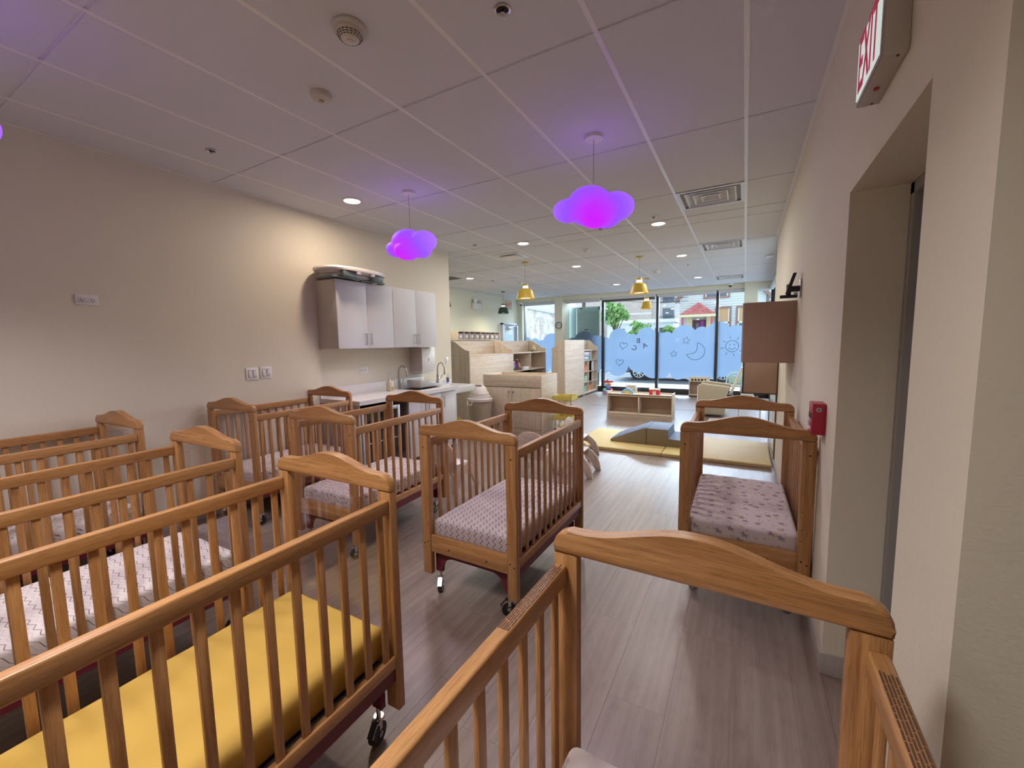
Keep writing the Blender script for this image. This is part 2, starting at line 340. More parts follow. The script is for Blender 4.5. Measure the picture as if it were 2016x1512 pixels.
def dup(o, loc, rz=0, label=None, group=None):
    c = copy_tree(o); c.location = loc; c.rotation_euler = (0, 0, rz)
    if label: c['label'] = label
    if group: c['group'] = group
    return c
def textobj(name, s, size, loc, xa, ya, m_, parent=None, ext=0.001, align='CENTER'):
    cu = bpy.data.curves.new(name, 'FONT'); cu.body = s; cu.size = size; cu.extrude = ext; cu.offset = 0.010*size; cu.align_x = align; cu.align_y = 'CENTER'
    cu.materials.append(m_); o = bpy.data.objects.new(name, cu); col.objects.link(o)
    me = bpy.data.meshes.new_from_object(o, depsgraph=bpy.context.evaluated_depsgraph_get()); bpy.data.objects.remove(o); me.name = name
    o = bpy.data.objects.new(name, me); col.objects.link(o)
    X = Vector(xa).normalized(); Y = Vector(ya).normalized(); Z = X.cross(Y)
    Mx = Matrix((X, Y, Z)).transposed().to_4x4(); Mx.translation = loc; o.matrix_world = Mx
    if parent is not None: o.parent = parent; o.matrix_parent_inverse = Matrix.Identity(4)
    return o

# ================================================================== THE SHELL
# floor slab and planks
bm = nb(); bx(bm, XB-0.1, 2.3, -1.6, 12.6, -0.12, -0.0045)
floor = struct('floor', bm, mat('floor_underlay', (0.10, 0.075, 0.06), 0.8))
PW, PL = 0.2286, 1.524
cells = []
ix0 = int(math.floor((XL)/PW)); 
for ix in range(-19, 2):
    off = random.random()*PL
    for k in range(-1, 8):
        y0 = k*PL-off; y1 = y0+PL
        x0 = ix*PW; x1 = x0+PW
        x0, x1 = max(x0, XL), min(x1, XR); yy0, yy1 = max(y0, -0.5), min(y1, 9.0)
        if x1-x0 < 0.02 or yy1-yy0 < 0.02: continue
        cells.append((x0, x1, yy0, yy1))
cells.sort(key=lambda c: (c[2]+c[3])/2)
rest = cells[290:]; cells = cells[:290]
for (x0, x1, y0, y1) in cells:
    g = 0.0002; lx, ly = (x1-x0)/2-g, (y1-y0)/2-g
    bm = nb(); z0, z1 = -0.0045, 0.0; bb = 0.0004
    prism_pts = [(-lx, -ly), (lx, -ly), (lx, ly), (-lx, ly)]
    A = [bm.verts.new((u, v, z0)) for u, v in prism_pts]; B = [bm.verts.new((u, v, z1-bb)) for u, v in prism_pts]
    C_ = [bm.verts.new((u-math.copysign(bb, u), v-math.copysign(bb, v), z1)) for u, v in prism_pts]
    bm.faces.new(A[::-1]); bm.faces.new(C_)
    for i in range(4):
        j = (i+1) % 4; bm.faces.new((A[i], A[j], B[j], B[i])); bm.faces.new((B[i], B[j], C_[j], C_[i]))
    o = fin('floor_plank', bm, PLANK, floor, smooth=False); o.location = ((x0+x1)/2, (y0+y1)/2, 0)
bm = nb()
for (x0, x1, y0, y1) in rest: bx(bm, x0+.0006, x1-.0006, y0+.0006, y1-.0006, -0.0045, 0)
yy = 9.0
for ix in range(-30, 12):                       # far planks and those beyond the side walls
    x0, x1 = ix*PW, ix*PW+PW
    for k in range(-1, 9):
        y0 = k*PL-random.random()*0.001-((ix*7) % 5)*0.3; y1 = y0+PL
        for (ax, bx_, ay, by) in ((XL, XR, 9.0, 12.35), (XB, XL, 5.4, 12.35), (XR, 0.62, 6.95, 12.35), (XR, 2.2, -1.5, 1.0), (XL, XR, -1.5, -0.5), (XR, 0.72, 1.33, 2.17)):
            X0, X1, Y0, Y1 = max(x0, ax), min(x1, bx_), max(y0, ay), min(y1, by)
            if X1-X0 > .01 and Y1-Y0 > .01: bx(bm, X0+.0006, X1-.0006, Y0+.0006, Y1-.0006, -0.0045, 0)
o = fin('floor_plank', bm, PLANK, floor, smooth=False); o['kind'] = 'stuff'

# ceiling: grid bars and lay-in tiles
bm = nb(); bx(bm, XB-0.1, 2.3, -1.6, 12.6, HC+0.03, HC+0.15)
ceiling = struct('ceiling', bm, mat('plenum_white', (0.7, 0.7, 0.69), 0.9))
GX, GY, TW, TL = -0.0405, 1.9916, 0.6096, 1.2192
VENTS = {(-1, 2), (-1, 4), (-1, 7)}
zones = [(XL, XR, -1.5, 5.31), (XB, XR, 5.31, 6.95), (XB, 0.62, 6.95, YS), (XR, 2.2, -1.5, 1.0)]
tilecache = {}
def tile(x0, x1, y0, y1):
    g = 0.009; key = (round(x1-x0, 3), round(y1-y0, 3))
    if key not in tilecache:
        lx, ly = (x1-x0)/2-g, (y1-y0)/2-g; bm = nb(); bx(bm, -lx, lx, -ly, ly, 0, 0.02)
        o = fin('ceiling_tile', bm, TILE, ceiling, smooth=False); tilecache[key] = o
    else:
        o = tilecache[key].copy(); col.objects.link(o)
    o.location = ((x0+x1)/2, (y0+y1)/2, HC)
for zi, (zx0, zx1, zy0, zy1) in enumerate(zones):
    for i in range(-11, 5):
        for j in range(-3, 9):
            x0, x1 = GX+i*TW, GX+(i+1)*TW; y0, y1 = GY+j*TL, GY+(j+1)*TL
            if (i, j) in VENTS: y0 = y0+TW
            X0, X1, Y0, Y1 = max(x0, zx0), min(x1, zx1), max(y0, zy0), min(y1, zy1)
            if X1-X0 < .03 or Y1-Y0 < .03: continue
            tile(X0, X1, Y0, Y1)
hb = 0.012
for zi, (zx0, zx1, zy0, zy1) in enumerate(zones):
    for i in range(-11, 5):
        x = GX+i*TW
        if zx0+.02 < x < zx1-.02: part('ceiling_bar', GRID, ceiling, [(x-hb, x+hb, zy0, zy1, HC-0.0008, HC+0.020)])
    for j in range(-3, 10):
        y = GY+j*TL
        if zy0+.02 < y < zy1-.02: part('ceiling_bar', GRID, ceiling, [(zx0, zx1, y-hb, y+hb, HC+0.0085, HC+0.0265)])
bm = nb(); bx(bm, XR-0.02, XR, 1.0, 6.95, HC-0.002, HC+0.02); struct('trim_1', bm, GRID)
bm = nb(); bx(bm, XL, XL+0.02, -1.5, 5.3, HC-0.002, HC+0.02); struct('trim_2', bm, GRID)
bm = nb(); bx(bm, XB, XB+0.02, 5.3, YS, HC-0.002, HC+0.02); struct('trim_3', bm, GRID)

# walls
WH = HC+0.03
bm = nb(); bx(bm, XL-0.12, XL, -1.5, 5.31, 0, WH); struct('wall_left', bm, PAINT)
bm = nb(); bx(bm, XB-0.12, XB, 4.4, 12.6, 0, WH); wlb = struct('wall_left_back', bm, PAINT2)
bm = nb(); bx(bm, XB, XL-0.12, 4.4, 4.5, 0, WH); struct('wall_behind_kitchen', bm, PAINT2)
bm = nb(); bx(bm, XL-0.12, 2.3, -1.62, -1.5, 0, WH); struct('wall_near', bm, PAINT)
bm = nb(); bx(bm, 2.2, 2.3, -1.5, 1.0, 0, WH); struct('wall_near_right', bm, PAINT)
bm = nb()
D0, D1, DH = 1.33, 2.17, 2.075
JD = 0.72
bx(bm, XR, JD, 1.0, D0, 0, WH); bx(bm, XR, JD, D1, 6.95, 0, WH); bx(bm, XR, JD, D0, D1, DH, WH); bx(bm, JD, 2.3, 1.0, 1.12, 0, WH)
bmesh.ops.remove_doubles(bm, verts=bm.verts, dist=0.0001)
struct('wall_right', bm, PAINT, smooth=False)
# door in the recess
dr = thing('door_1', (0, 0, 0), None, None); dr['kind'] = 'structure'
DGREY = mat('grey_door_paint', (0.33, 0.32, 0.31), 0.45)
part('door_frame', DGREY, dr, [(0.53, JD, D1-0.045, D1, 0, DH), (0.53, JD, D0, D0+0.045, 0, DH), (0.53, JD, D0, D1, DH-0.045, DH)], 0.003)
part('door_leaf', DGREY, dr, [(0.62, 0.665, D0+0.045, D1-0.045, 0.01, DH-0.045)], 0.002)
bm = nb(); cyl(bm, (0.62, D0+0.12, 0.98), (0.57, D0+0.12, 0.98), 0.012); bx(bm, 0.562, 0.578, D0+0.10, D0+0.24, 0.97, 0.99, bev=0.005); fin('door_handle', bm, STEEL, dr)
part('baseboard_right', GREYBASE, None, [(XR-0.01, XR, D1, 6.95, 0, 0.10), (XR-0.01, 0.53, D1-0.01, D1, 0, 0.10), (XR-0.01, XR, 1.0, D0, 0, 0.10)], 0.003)['kind'] = 'structure'
part('baseboard_left', GREYBASE, None, [(XL, XL+0.01, -1.5, 2.92, 0, 0.10)], 0.003)['kind'] = 'structure'
part('baseboard_left_back', GREYBASE, None, [(XB, XB+0.01, 4.5, 12.3, 0, 0.10)], 0.003)['kind'] = 'structure'

# window wall: soffit, columns, shades, frames
bm = nb(); bx(bm, XB, 0.62, YS, 12.6, 2.80, WH); struct('wall_window_soffit', bm, PAINT2)
bm = nb(); bx(bm, -5.20, -4.95, 12.0, 12.6, 0, 2.93); struct('trim_4', bm, PAINT2)
bm = nb(); bx(bm, -0.05, 0.24, 12.03, 12.34, 0, 2.93); struct('trim_5', bm, PAINT2)
bm = nb(); bx(bm, XB, -6.45, 12.2, 12.6, 0, 2.93); struct('trim_6', bm, PAINT2)
MUL = [(-6.45, -5.20), (-4.95, -3.77), (-3.77, -2.19), (-2.19, -0.665), (-0.665, 0.57)]
SHADE = mat('roller_shade_grey', (0.62, 0.64, 0.68), 0.7)
for i, (a, b_) in enumerate(MUL):
    wd = thing('window_%d' % (i+1), (0, 0, 0), None, None); wd['kind'] = 'structure'
    bm = nb(); s0 = 0.08 if i in (1,) else (0.035)
    if i != 1: bx(bm, a, a+(0.035 if i else .012), YW-0.06, YW+0.10, 0, 2.80, bev=.002)
    bx(bm, b_-0.035, b_, YW-0.06, YW+0.10, 0, 2.80, bev=.002)
    bx(bm, a+0.035, b_-0.035, YW-0.06, YW+0.10, 2.76, 2.80); bx(bm, a+.035, b_-.035, YW-0.10, YW+0.10, 0.0, 0.155 if i else 0.155, bev=.002)
    fin('window_frame', bm, BLACKFRAME if i else mat('dark_grey_frame', (0.10, 0.12, 0.14), .4), wd)
    part('pane', GLASS, wd, [(a+.035, b_-.035, YW+0.03, YW+0.036, 0.155, 2.76)])
    hgt = [2.74, 2.735, 2.70, 2.74, 2.74][i]
    bm = nb(); bx(bm, a+0.02, b_-0.02, YS+0.04, YS+0.14, 2.735, 2.80, bev=.004); fin('shade_cassette', bm, SHADE, wd)
    bm = nb(); bx(bm, a+0.05, b_-0.05, YS+0.10, YS+0.125, hgt-0.035, 2.74, bev=.002); fin('shade_hem', bm, SHADE if i != 2 else mat('dark_hem', (0.12, 0.11, 0.11), .5), wd)
# side glazing round the corner (x=0.62) and its dark corner post
wd = thing('window_6', (0, 0, 0), None, None); wd['kind'] = 'structure'
bm = nb(); bx(bm, 0.57, 0.67, YW-0.10, YW+0.10, 0, 2.80)
for y in (6.97, 8.75, 10.6): bx(bm, 0.58, 0.66, y, y+0.05, 0, 2.80)
bx(bm, 0.58, 0.66, 6.97, 12.3, 0, 0.155); bx(bm, 0.58, 0.66, 6.97, 12.3, 2.76, 2.80)
fin('window_frame', bm, BLACKFRAME, wd); part('pane', GLASS, wd, [(0.62, 0.626, 7.02, 12.3, 0.155, 2.76)])
part('shade_roll', SHADE, wd, [(0.50, 0.58, 7.1, 12.2, 2.72, 2.80)], 0.01)
bm = nb(); bx(bm, 0.60, 0.72, 6.95, 12.6, 2.80, WH); bx(bm, XR, 0.72, 6.90, 6.97, 0, WH); struct('wall_right_back', bm, PAINT2)

# back-left door to the street (in the left back wall)
d2 = thing('door_2', (0, 0, 0), None, None); d2['kind'] = 'structure'
PALEB = mat('pale_blue_grey_paint', (0.60, 0.66, 0.74), 0.5)
part('door_frame', PALEB, d2, [(XB, XB+0.10, 11.03, 11.10, 0, 2.13), (XB, XB+0.10, 11.93, 12.0, 0, 2.13), (XB, XB+0.10, 11.03, 12.0, 2.08, 2.13)], .003)
part('door_leaf', PALEB, d2, [(XB, XB+0.04, 11.10, 11.93, 0.01, 2.08)], .002)
part('door_glass', emis('daylit_door_glass', (0.55, 0.8, 0.95), 0.0, (0.55, 0.75, 0.85)), d2, [(XB+0.035, XB+0.046, 11.22, 11.68, 0.9, 1.78)])
part('door_closer', mat('silver_closer', (0.62, 0.64, 0.68), .35, .3), d2, [(XB+0.04, XB+0.10, 11.35, 11.62, 1.95, 2.03), (XB+0.10, XB+0.12, 11.40, 11.85, 2.03, 2.045)], .006)

# ================================================================== CEILING FIXTURES
# square supply diffusers
def make_vent(i, label):
    v = thing('ceiling_vent', (GX-TW/2, 0, HC), label, 'air vent', 'square ceiling vents near the right wall')
    h = TW/2-0.012
    MV = mat('vent_white', (0.74, 0.76, 0.78), 0.3)
    bm = nb()
    def ring(bm, o_, i_, z0, z1, zo):      # sloping square louvre
        A = [bm.verts.new((sx*o_, sy*o_, z0)) for sx, sy in ((-1, -1), (1, -1), (1, 1), (-1, 1))]
        B = [bm.verts.new((sx*i_, sy*i_, z1)) for sx, sy in ((-1, -1), (1, -1), (1, 1), (-1, 1))]
        A2 = [bm.verts.new((q.co.x, q.co.y, q.co.z-zo)) for q in A]; B2 = [bm.verts.new((q.co.x, q.co.y, q.co.z-zo)) for q in B]
        for k in range(4):
            m_ = (k+1) % 4
            bm.faces.new((A[k], A[m_], B[m_], B[k])); bm.faces.new((A2[k], B2[k], B2[m_], A2[m_])); bm.faces.new((A[k], A2[k], A2[m_], A[m_])); bm.faces.new((B[k], B[m_], B2[m_], B2[k]))
    ring(bm, h, h-0.03, 0.0, 0.0, 0.006); fin('frame', bm, MV, v)
    bm = nb(); bx(bm, -h, h, -h, h, 0.07, 0.075); fin('duct', bm, mat('duct_dark', (0.06, 0.06, 0.065), .8), v)
    for o_ in (0.225, 0.155, 0.085):
        bm = nb(); ring(bm, o_, o_-0.012, -0.004, -0.004, 0.004); ring(bm, o_-0.006, o_-0.055, -0.004, 0.05, 0.003); fin('louvre', bm, MV, v)
    return v
v1 = make_vent(0, 'square white louvred ceiling vent nearest the red fire strobe'); v1.location.y = GY+2*TL+TW/2
dup(v1, (GX-TW/2, GY+4*TL+TW/2, HC), 0, 'square white louvred ceiling vent, middle one of the three in line')
dup(v1, (GX-TW/2, GY+7*TL+TW/2, HC), 0, 'small-looking ceiling vent farthest away, close to the windows')
rg = thing('ceiling_vent', (-3.38, 6.05, HC), 'flat rectangular white ceiling vent with tray beside yellow pendant', 'air vent')
part('frame', WHITE, rg, [(-0.22, 0.22, -0.22, 0.22, -0.012, 0)], .004); part('plaque', mat('vent_plaque', (.8, .8, .8), .4), rg, [(-0.15, 0.15, -0.15, 0.15, -0.04, -0.025)], .006)
part('hanger', STEEL, rg, [(-.01, .01, -.01, .01, -.026, -.01)])
rg2 = thing('ceiling_vent', (-5.64, 7.3, HC), 'dark slotted return vent at the left edge of far ceiling', 'air vent')
part('frame', OFFW, rg2, [(-0.25, 0.25, -0.2, 0.2, -0.008, 0)], .003)
for k in range(6): part('slat', mat('slat_dark', (.12, .12, .12), .6), rg2, [(-0.22, 0.22, -0.165+k*0.06, -0.135+k*0.06, -0.012, -0.007)])
# downlights
CANG = 'round recessed ceiling downlights'
canlab = ['warm recessed downlight shining on left wall above white cabinets', 'recessed downlight just left of nearest ceiling vent', 'recessed downlight behind the two purple lamps, above white cabinets end',
 'recessed downlight beside the middle ceiling vent', 'recessed downlight between the two yellow pendants', 'recessed downlight far left, over the curved storage units', 'recessed downlight nearest windows on right', 'recessed downlight nearest windows, left of second yellow pendant']
LAMPON = emis('warm_lamp_diffuser', (1.0, 0.93, 0.80), 6.0)
c0 = thing('ceiling_downlight', (*CANS_AND_FILL[0][:2], HC), canlab[0], 'ceiling light', CANG)
bm = nb(); lathe(bm, [(0.098, 0.0), (0.10, -0.004), (0.094, -0.008), (0.078, -0.008), (0.074, 0.0)], seg=36, cap=False); fin('trim_ring', bm, WHITE, c0)
bm = nb(); lathe(bm, [(0.001, -0.0035), (0.075, -0.0035), (0.075, 0.002), (0.001, 0.002)], seg=36); fin('diffuser', bm, LAMPON, c0)
for k in range(1, 8): dup(c0, (*CANS_AND_FILL[k][:2], HC), 0, canlab[k])
# sprinklers
sl = ['recessed dark sprinkler head at top of picture, nearest the camera', 'small dark sprinkler above left wall near corner', 'small dark sprinkler between the two purple lamps and window side', 'tiny sprinkler in front of the nearest right downlight', 'tiny sprinkler past the second vent on the right', 'tiny sprinkler over the storage units', 'tiny sprinkler above the wall clock column', 'tiny sprinkler close to windows, left of the dome camera']
sp0 = thing('sprinkler_head', (-0.956, 1.664, HC), sl[0], 'sprinkler', 'ceiling sprinklers')
bm = nb(); lathe(bm, [(0.030, 0.0), (0.036, -0.004), (0.028, -0.008), (0.024, 0.0)], seg=28, cap=False); fin('escutcheon', bm, CHROME, sp0)
bm = nb(); lathe(bm, [(0.001, -0.001), (0.025, -0.001), (0.025, 0.0), (0.001, 0.0)], seg=24); fin('recess', bm, HOLE, sp0)
bm = nb(); cyl(bm, (0, 0, 0), (0, 0, -0.02), 0.004, seg=10); cyl(bm, (0, 0, -0.018), (0, 0, -0.02), 0.012, seg=16); tube(bm, [(-.010, 0, 0), (-.010, 0, -.012), (0, 0, -.019), (.010, 0, -.012), (.010, 0, 0)], .002, 8); fin('deflector', bm, STEEL, sp0)
for k, (x, y) in enumerate([(-3.423, 1.683), (-3.454, 5.098), (-0.967, 5.11), (-0.998, 8.58), (-5.07, 8.17), (-4.94, 10.81), (-1.05, 11.9)]): dup(sp0, (x, y, HC), 0, sl[k+1])
# smoke detector and sensors
sd = thing('smoke_detector', (-1.60, 1.40, HC), 'large round slotted smoke detector near top of picture', 'smoke detector')
bm = nb(); lathe(bm, [(0.001, 0), (0.072, 0), (0.076, -0.012), (0.070, -0.022), (0.001, -0.022)], seg=40); fin('base', bm, OFFW, sd)
bm = nb(); lathe(bm, [(0.001, -0.022), (0.058, -0.022), (0.055, -0.034), (0.045, -0.048), (0.030, -0.058), (0.001, -0.060)], seg=40); fin('cover', bm, mat('smoke_white', (.66, .62, .57), .35), sd)
for k, (r_, z_) in enumerate(((0.0528, -0.038), (0.0480, -0.045), (0.0420, -0.0505))):
    bm = nb()
    for q in range(18):
        a0 = q*2*PI/18; ps = [(r_*math.cos(a0+s_), r_*math.sin(a0+s_), z_) for s_ in (0, 0.08, 0.16, 0.24)]; tube(bm, ps, 0.0017, 6)
    fin('slot_ring', bm, HOLE, sd)
bm = nb(); cyl(bm, (0, 0, -0.055), (0, 0, -0.063), 0.016, seg=24); fin('test_button', bm, mat('smoke_white', (.66, .62, .57)), sd)
oc = thing('occupancy_sensor', (-2.149, 1.654, HC), 'small round white dome sensor left of large smoke detector', 'sensor')
bm = nb(); lathe(bm, [(0.001, 0), (0.056, 0), (0.058, -0.008), (0.050, -0.028), (0.020, -0.036), (0.001, -0.037)], seg=36); fin('body', bm, OFFW, oc)
bm = nb(); cyl(bm, (0, 0, -0.034), (0, 0, -0.041), 0.014, seg=20); fin('lens', bm, mat('sensor_lens', (.38, .34, .28), .3), oc)
sl2 = ['small cone-shaped ceiling sensor between purple lamp and far downlights', 'small ceiling sensor right of the second yellow pendant', 'small ceiling sensor left of the first yellow pendant']
s2 = thing('ceiling_sensor', (-2.187, 6.28, HC), sl2[0], 'sensor', 'small ceiling sensors')
bm = nb(); lathe(bm, [(0.001, 0), (0.062, 0), (0.062, -0.015), (0.034, -0.050), (0.001, -0.052)], seg=28); fin('body', bm, WHITE, s2)
dup(s2, (-1.615, 8.95, HC), 0, sl2[1]); dup(s2, (-4.657, 8.75, HC), 0, sl2[2])
wf = thing('ceiling_box', (0.316, 8.43, HC), 'small white box on ceiling at far right beside third row tiles', 'sensor')
part('body', WHITE, wf, [(-0.05, 0.05, -0.07, 0.07, -0.035, 0)], .012)
# red fire strobe hanging from ceiling behind second cloud
fs = thing('fire_strobe', (-1.569, 5.04, HC), 'red ceiling fire strobe half hidden behind second purple lamp', 'fire alarm')
bm = nb(); lathe(bm, [(0.001, 0), (0.085, 0), (0.088, -0.02), (0.075, -0.045), (0.001, -0.05)], seg=32); fin('body', bm, REDP, fs)
bm = nb(); lathe(bm, [(0.001, -0.045), (0.035, -0.05), (0.03, -0.075), (0.001, -0.085)], seg=24); fin('strobe_lens', bm, mat('strobe_lens', (.5, .4, .42), .15), fs)
# dome cameras
for (x, y, lab) in ((-0.367, 12.02, 'white dome security camera on ceiling above right windows'), (-6.40, 12.02, 'white dome security camera in far left corner above door')):
    dc = thing('dome_camera', (x, y, 2.80 if x < -1 else HC), lab, 'security camera')
    bm = nb(); lathe(bm, [(0.001, 0), (0.06, 0), (0.06, -0.03), (0.045, -0.05), (0.001, -0.05)], seg=28); fin('base', bm, WHITE, dc)
    bm = nb(); bmesh.ops.create_uvsphere(bm, u_segments=20, v_segments=12, radius=0.038)
    for v in bm.verts: v.co.z -= 0.058
    fin('dome', bm, BLACK, dc)

# ---- cloud pendant lamps
def cloudmat(name, core):
    m = bpy.data.materials.new(name); m.use_nodes = True; t, n, l, b = nt(m)
    tc = n.new('ShaderNodeTexCoord'); sb = n.new('ShaderNodeVectorMath'); sb.operation = 'DISTANCE'; sb.inputs[1].default_value = core; l.new(tc.outputs['Object'], sb.inputs[0])
    r = n.new('ShaderNodeValToRGB'); e = r.color_ramp.elements; e[0].position = 0.05; e[0].color = (0.48, 0.001, 0.95, 1); e[1].position = 0.20; e[1].color = (0.24, 0.055, 0.90, 1)
    x_ = r.color_ramp.elements.new(0.38); x_.color = (0.34, 0.13, 0.95, 1)
    l.new(sb.outputs['Value'], r.inputs[0]); l.new(r.outputs[0], b.inputs['Emission Color']); b.inputs['Emission Strength'].default_value = 0.9
    b.inputs['Base Color'].default_value = (0.12, 0.10, 0.14, 1); b.inputs['Roughness'].default_value = 0.7; b.inputs['Specular IOR Level'].default_value = 0.12; return m
CLOUD = cloudmat('glowing_purple_cloud', (-0.02, -0.10, -0.10))
cl = thing('cloud_pendant_lamp', (-2.795, 3.04, HC), 'glowing purple cloud lamp in front of the white wall cabinets', 'pendant lamp', 'purple cloud lamps')
bm = nb()
for (x, y, z, a, b_, c) in [(-0.03, 0, -0.455, .155, .15, .115), (-0.175, .01, -0.50, .112, .11, .078), (0.155, 0, -0.475, .135, .12, .098), (0.005, -0.05, -0.545, .125, .12, .088), (0.10, 0.03, -0.55, .10, .10, .06), (0, 0.1, -.5, .14, .1, .08)]:
    r = bmesh.ops.create_uvsphere(bm, u_segments=40, v_segments=24, radius=1)
    for v in r['verts']: v.co = Vector((x+v.co.x*a, y+v.co.y*b_, z+v.co.z*c))
sh = fin('shade', bm, CLOUD, cl)
# shade mesh origin at the lamp centre so the glow follows it
for v in sh.data.vertices: v.co.z += 0.48
sh.location = (0, 0, -0.48)
rm = sh.modifiers.new('remesh', 'REMESH'); rm.mode = 'VOXEL'; rm.voxel_size = 0.009; rm.use_smooth_shade = True
sm = sh.modifiers.new('smooth', 'SMOOTH'); sm.iterations = 3
bm = nb(); lathe(bm, [(0.001, 0), (0.062, 0), (0.062, -0.024), (0.001, -0.026)], seg=36); fin('canopy', bm, WHITE, cl)
bm = nb(); cyl(bm, (0, 0, -0.024), (0, 0, -0.36), 0.0022, seg=8); fin('cord', bm, mat('grey_cord', (.35, .33, .33), .6), cl)
c2 = dup(cl, (-0.967, 2.93, HC), 0.55, 'glowing purple cloud lamp hanging on the right, largest in view')
c3 = dup(cl, (-2.80, 0.36, HC), 0.2, 'purple cloud lamp cut off by left edge of picture')
for c in (cl, c2, c3):
    light('cloud_glow', 'POINT', (c.location.x, c.location.y, HC-0.30), 0.3, (0.60, 0.22, 1.0), shadow_soft_size=0.2)
    light('cloud_downlight', 'SPOT', (c.location.x, c.location.y, HC-0.69), 22, (0.97, 0.86, 1.0), shadow_soft_size=0.12, spot_size=RADS(150), spot_blend=0.7)

# ---- mustard / green pendants
def pendant(x, y, ztop, r_, label, M_, cap, drop=None, grp='enamel dome pendants'):
    P = thing('pendant_lamp', (x, y, HC), label, 'pendant lamp', grp); d = ztop-HC
    bm = nb(); lathe(bm, [(0.001, 0), (0.055, 0), (0.055, -0.018), (0.001, -0.02)], seg=28); fin('canopy', bm, cap, P)
    bm = nb(); cyl(bm, (0, 0, -0.018), (0, 0, d), 0.004, seg=8); fin('stem', bm, mat('grey_stem', (.4, .4, .36), .5), P)
    bm = nb(); lathe(bm, [(0.001, d+0.035), (0.045, d+0.035), (0.052, d), (0.001, d)], seg=28); fin('cap', bm, M_, P)
    bm = nb(); lathe(bm, [(0.001, d), (0.046, d), (0.048, d-0.04), (0.001, d-0.04)], seg=28); fin('glass_collar', bm, emis('lit_collar', (1.0, 0.93, 0.70), 1.3, (.8, .8, .7)), P)
    k = r_/0.168
    pr = [(0.052*k, d-0.038), (0.085*k, d-0.055), (0.118*k, d-0.068), (0.130*k, d-0.085), (0.150*k, d-0.16), (0.168*k, d-0.222), (0.163*k, d-0.222), (0.145*k, d-0.16), (0.125*k, d-0.088), (0.11*k, d-0.072), (0.05*k, d-0.045)]
    bm = nb(); lathe(bm, pr, seg=44, cap=False); fin('shade', bm, M_, P)
    bm = nb(); lathe(bm, [(0.001, d-0.207), (0.09*k, d-0.207), (0.09*k, d-0.19), (0.001, d-0.19)], seg=32); fin('diffuser', bm, emis('pendant_diffuser', (1.0, 0.86, 0.55), 3.0), P)
    light('pendant_light', 'AREA', (x, y, HC+d-0.225), 5, (1.0, .88, .66), shape='DISK', size=0.12)
    return P
pendant(-3.437, 6.64, 2.505, 0.165, 'mustard yellow dome pendant left of centre, nearest yellow one', YELL, YELL)
pendant(-1.60, 7.30, 2.53, 0.152, 'mustard yellow dome pendant right of centre, in front of windows', YELL, YELL)
pendant(-2.0, 9.9, 2.46, 0.125, 'mustard yellow dome pendant lower behind, seen against the street', YELL, YELL)
pendant(-5.865, 9.98, 2.545, 0.155, 'dark green dome pendant in front of back left wall', GREENL, GREENL)
pendant(-6.12, 7.72, 2.60, 0.155, 'dark green dome pendant mostly hidden by end of left wall', GREENL, GREENL)

# ================================================================== SIGNS AND WALL DEVICES
# near exit sign on right wall, x 0.29..0.348
ex = thing('exit_sign', (XR, 1.66, 2.24), 'lit exit sign with red letters above door recess, top right', 'exit sign')
GREYB = mat('beige_grey_plastic', (0.50, 0.46, 0.41), 0.5)
bm = nb(); bx(bm, -0.054, 0, -0.145, 0.145, 0, 0.20, bev=.003); fin('housing', bm, GREYB, ex)
part('frame', mat('sign_bezel', (.42, .36, .37), .5), ex, [(-0.058, -0.052, -0.142, 0.142, 0.002, 0.198)], .001)
part('light_panel', emis('exit_panel_glow', (0.80, 0.97, 0.90), 0.40, (.6, .65, .6)), ex, [(-0.0605, -0.057, -0.132, 0.132, 0.014, 0.187)], .001)
tx = textobj('lettering', 'EXIT', 0.235, (-0.0615, 0, 0.100), (0, -1, 0), (0, 0, 1), emis('exit_letters', (0.50, 0.02, 0.10), 0.25, (.4, .02, .05)), ex, 0.0006)
tx.scale = (0.475, 1, 1)
bm = nb(); cyl(bm, (-0.03, 0.03, 0.001), (-0.03, 0.03, -0.006), 0.007, seg=16); fin('test_button', bm, REDP, ex)
for y in (-0.13, 0.13):
    bm = nb(); cyl(bm, (-0.02, y, 0.001), (-0.02, y, -0.002), 0.0035, seg=12); fin('screw', bm, HOLE, ex)
# fire pull station / horn
fa = thing('fire_alarm_box', (XR, 2.46, 1.035), 'narrow dark red fire alarm pull box on right wall above crib', 'fire alarm')
part('body', REDP, fa, [(-0.055, 0, -0.06, 0.06, 0, 0.15)], .004)
bm = nb(); cyl(bm, (-0.03, -0.0605, 0.122), (-0.03, -0.058, 0.122), 0.011, seg=20); fin('lock_plate', bm, STEEL, fa)
bm = nb(); cyl(bm, (-0.03, -0.0615, 0.122), (-0.03, -0.059, 0.122), 0.004, seg=12); fin('keyhole', bm, HOLE, fa)
part('pull_bar', mat('white_bar', (.7, .68, .68), .5), fa, [(-0.067, -0.052, -0.04, 0.04, 0.055, 0.07), (-0.060, -0.052, -0.035, 0.035, 0.02, 0.03)], .002)
part('recess', HOLE, fa, [(-0.0565, -0.05, -0.045, 0.045, 0.075, 0.10)])
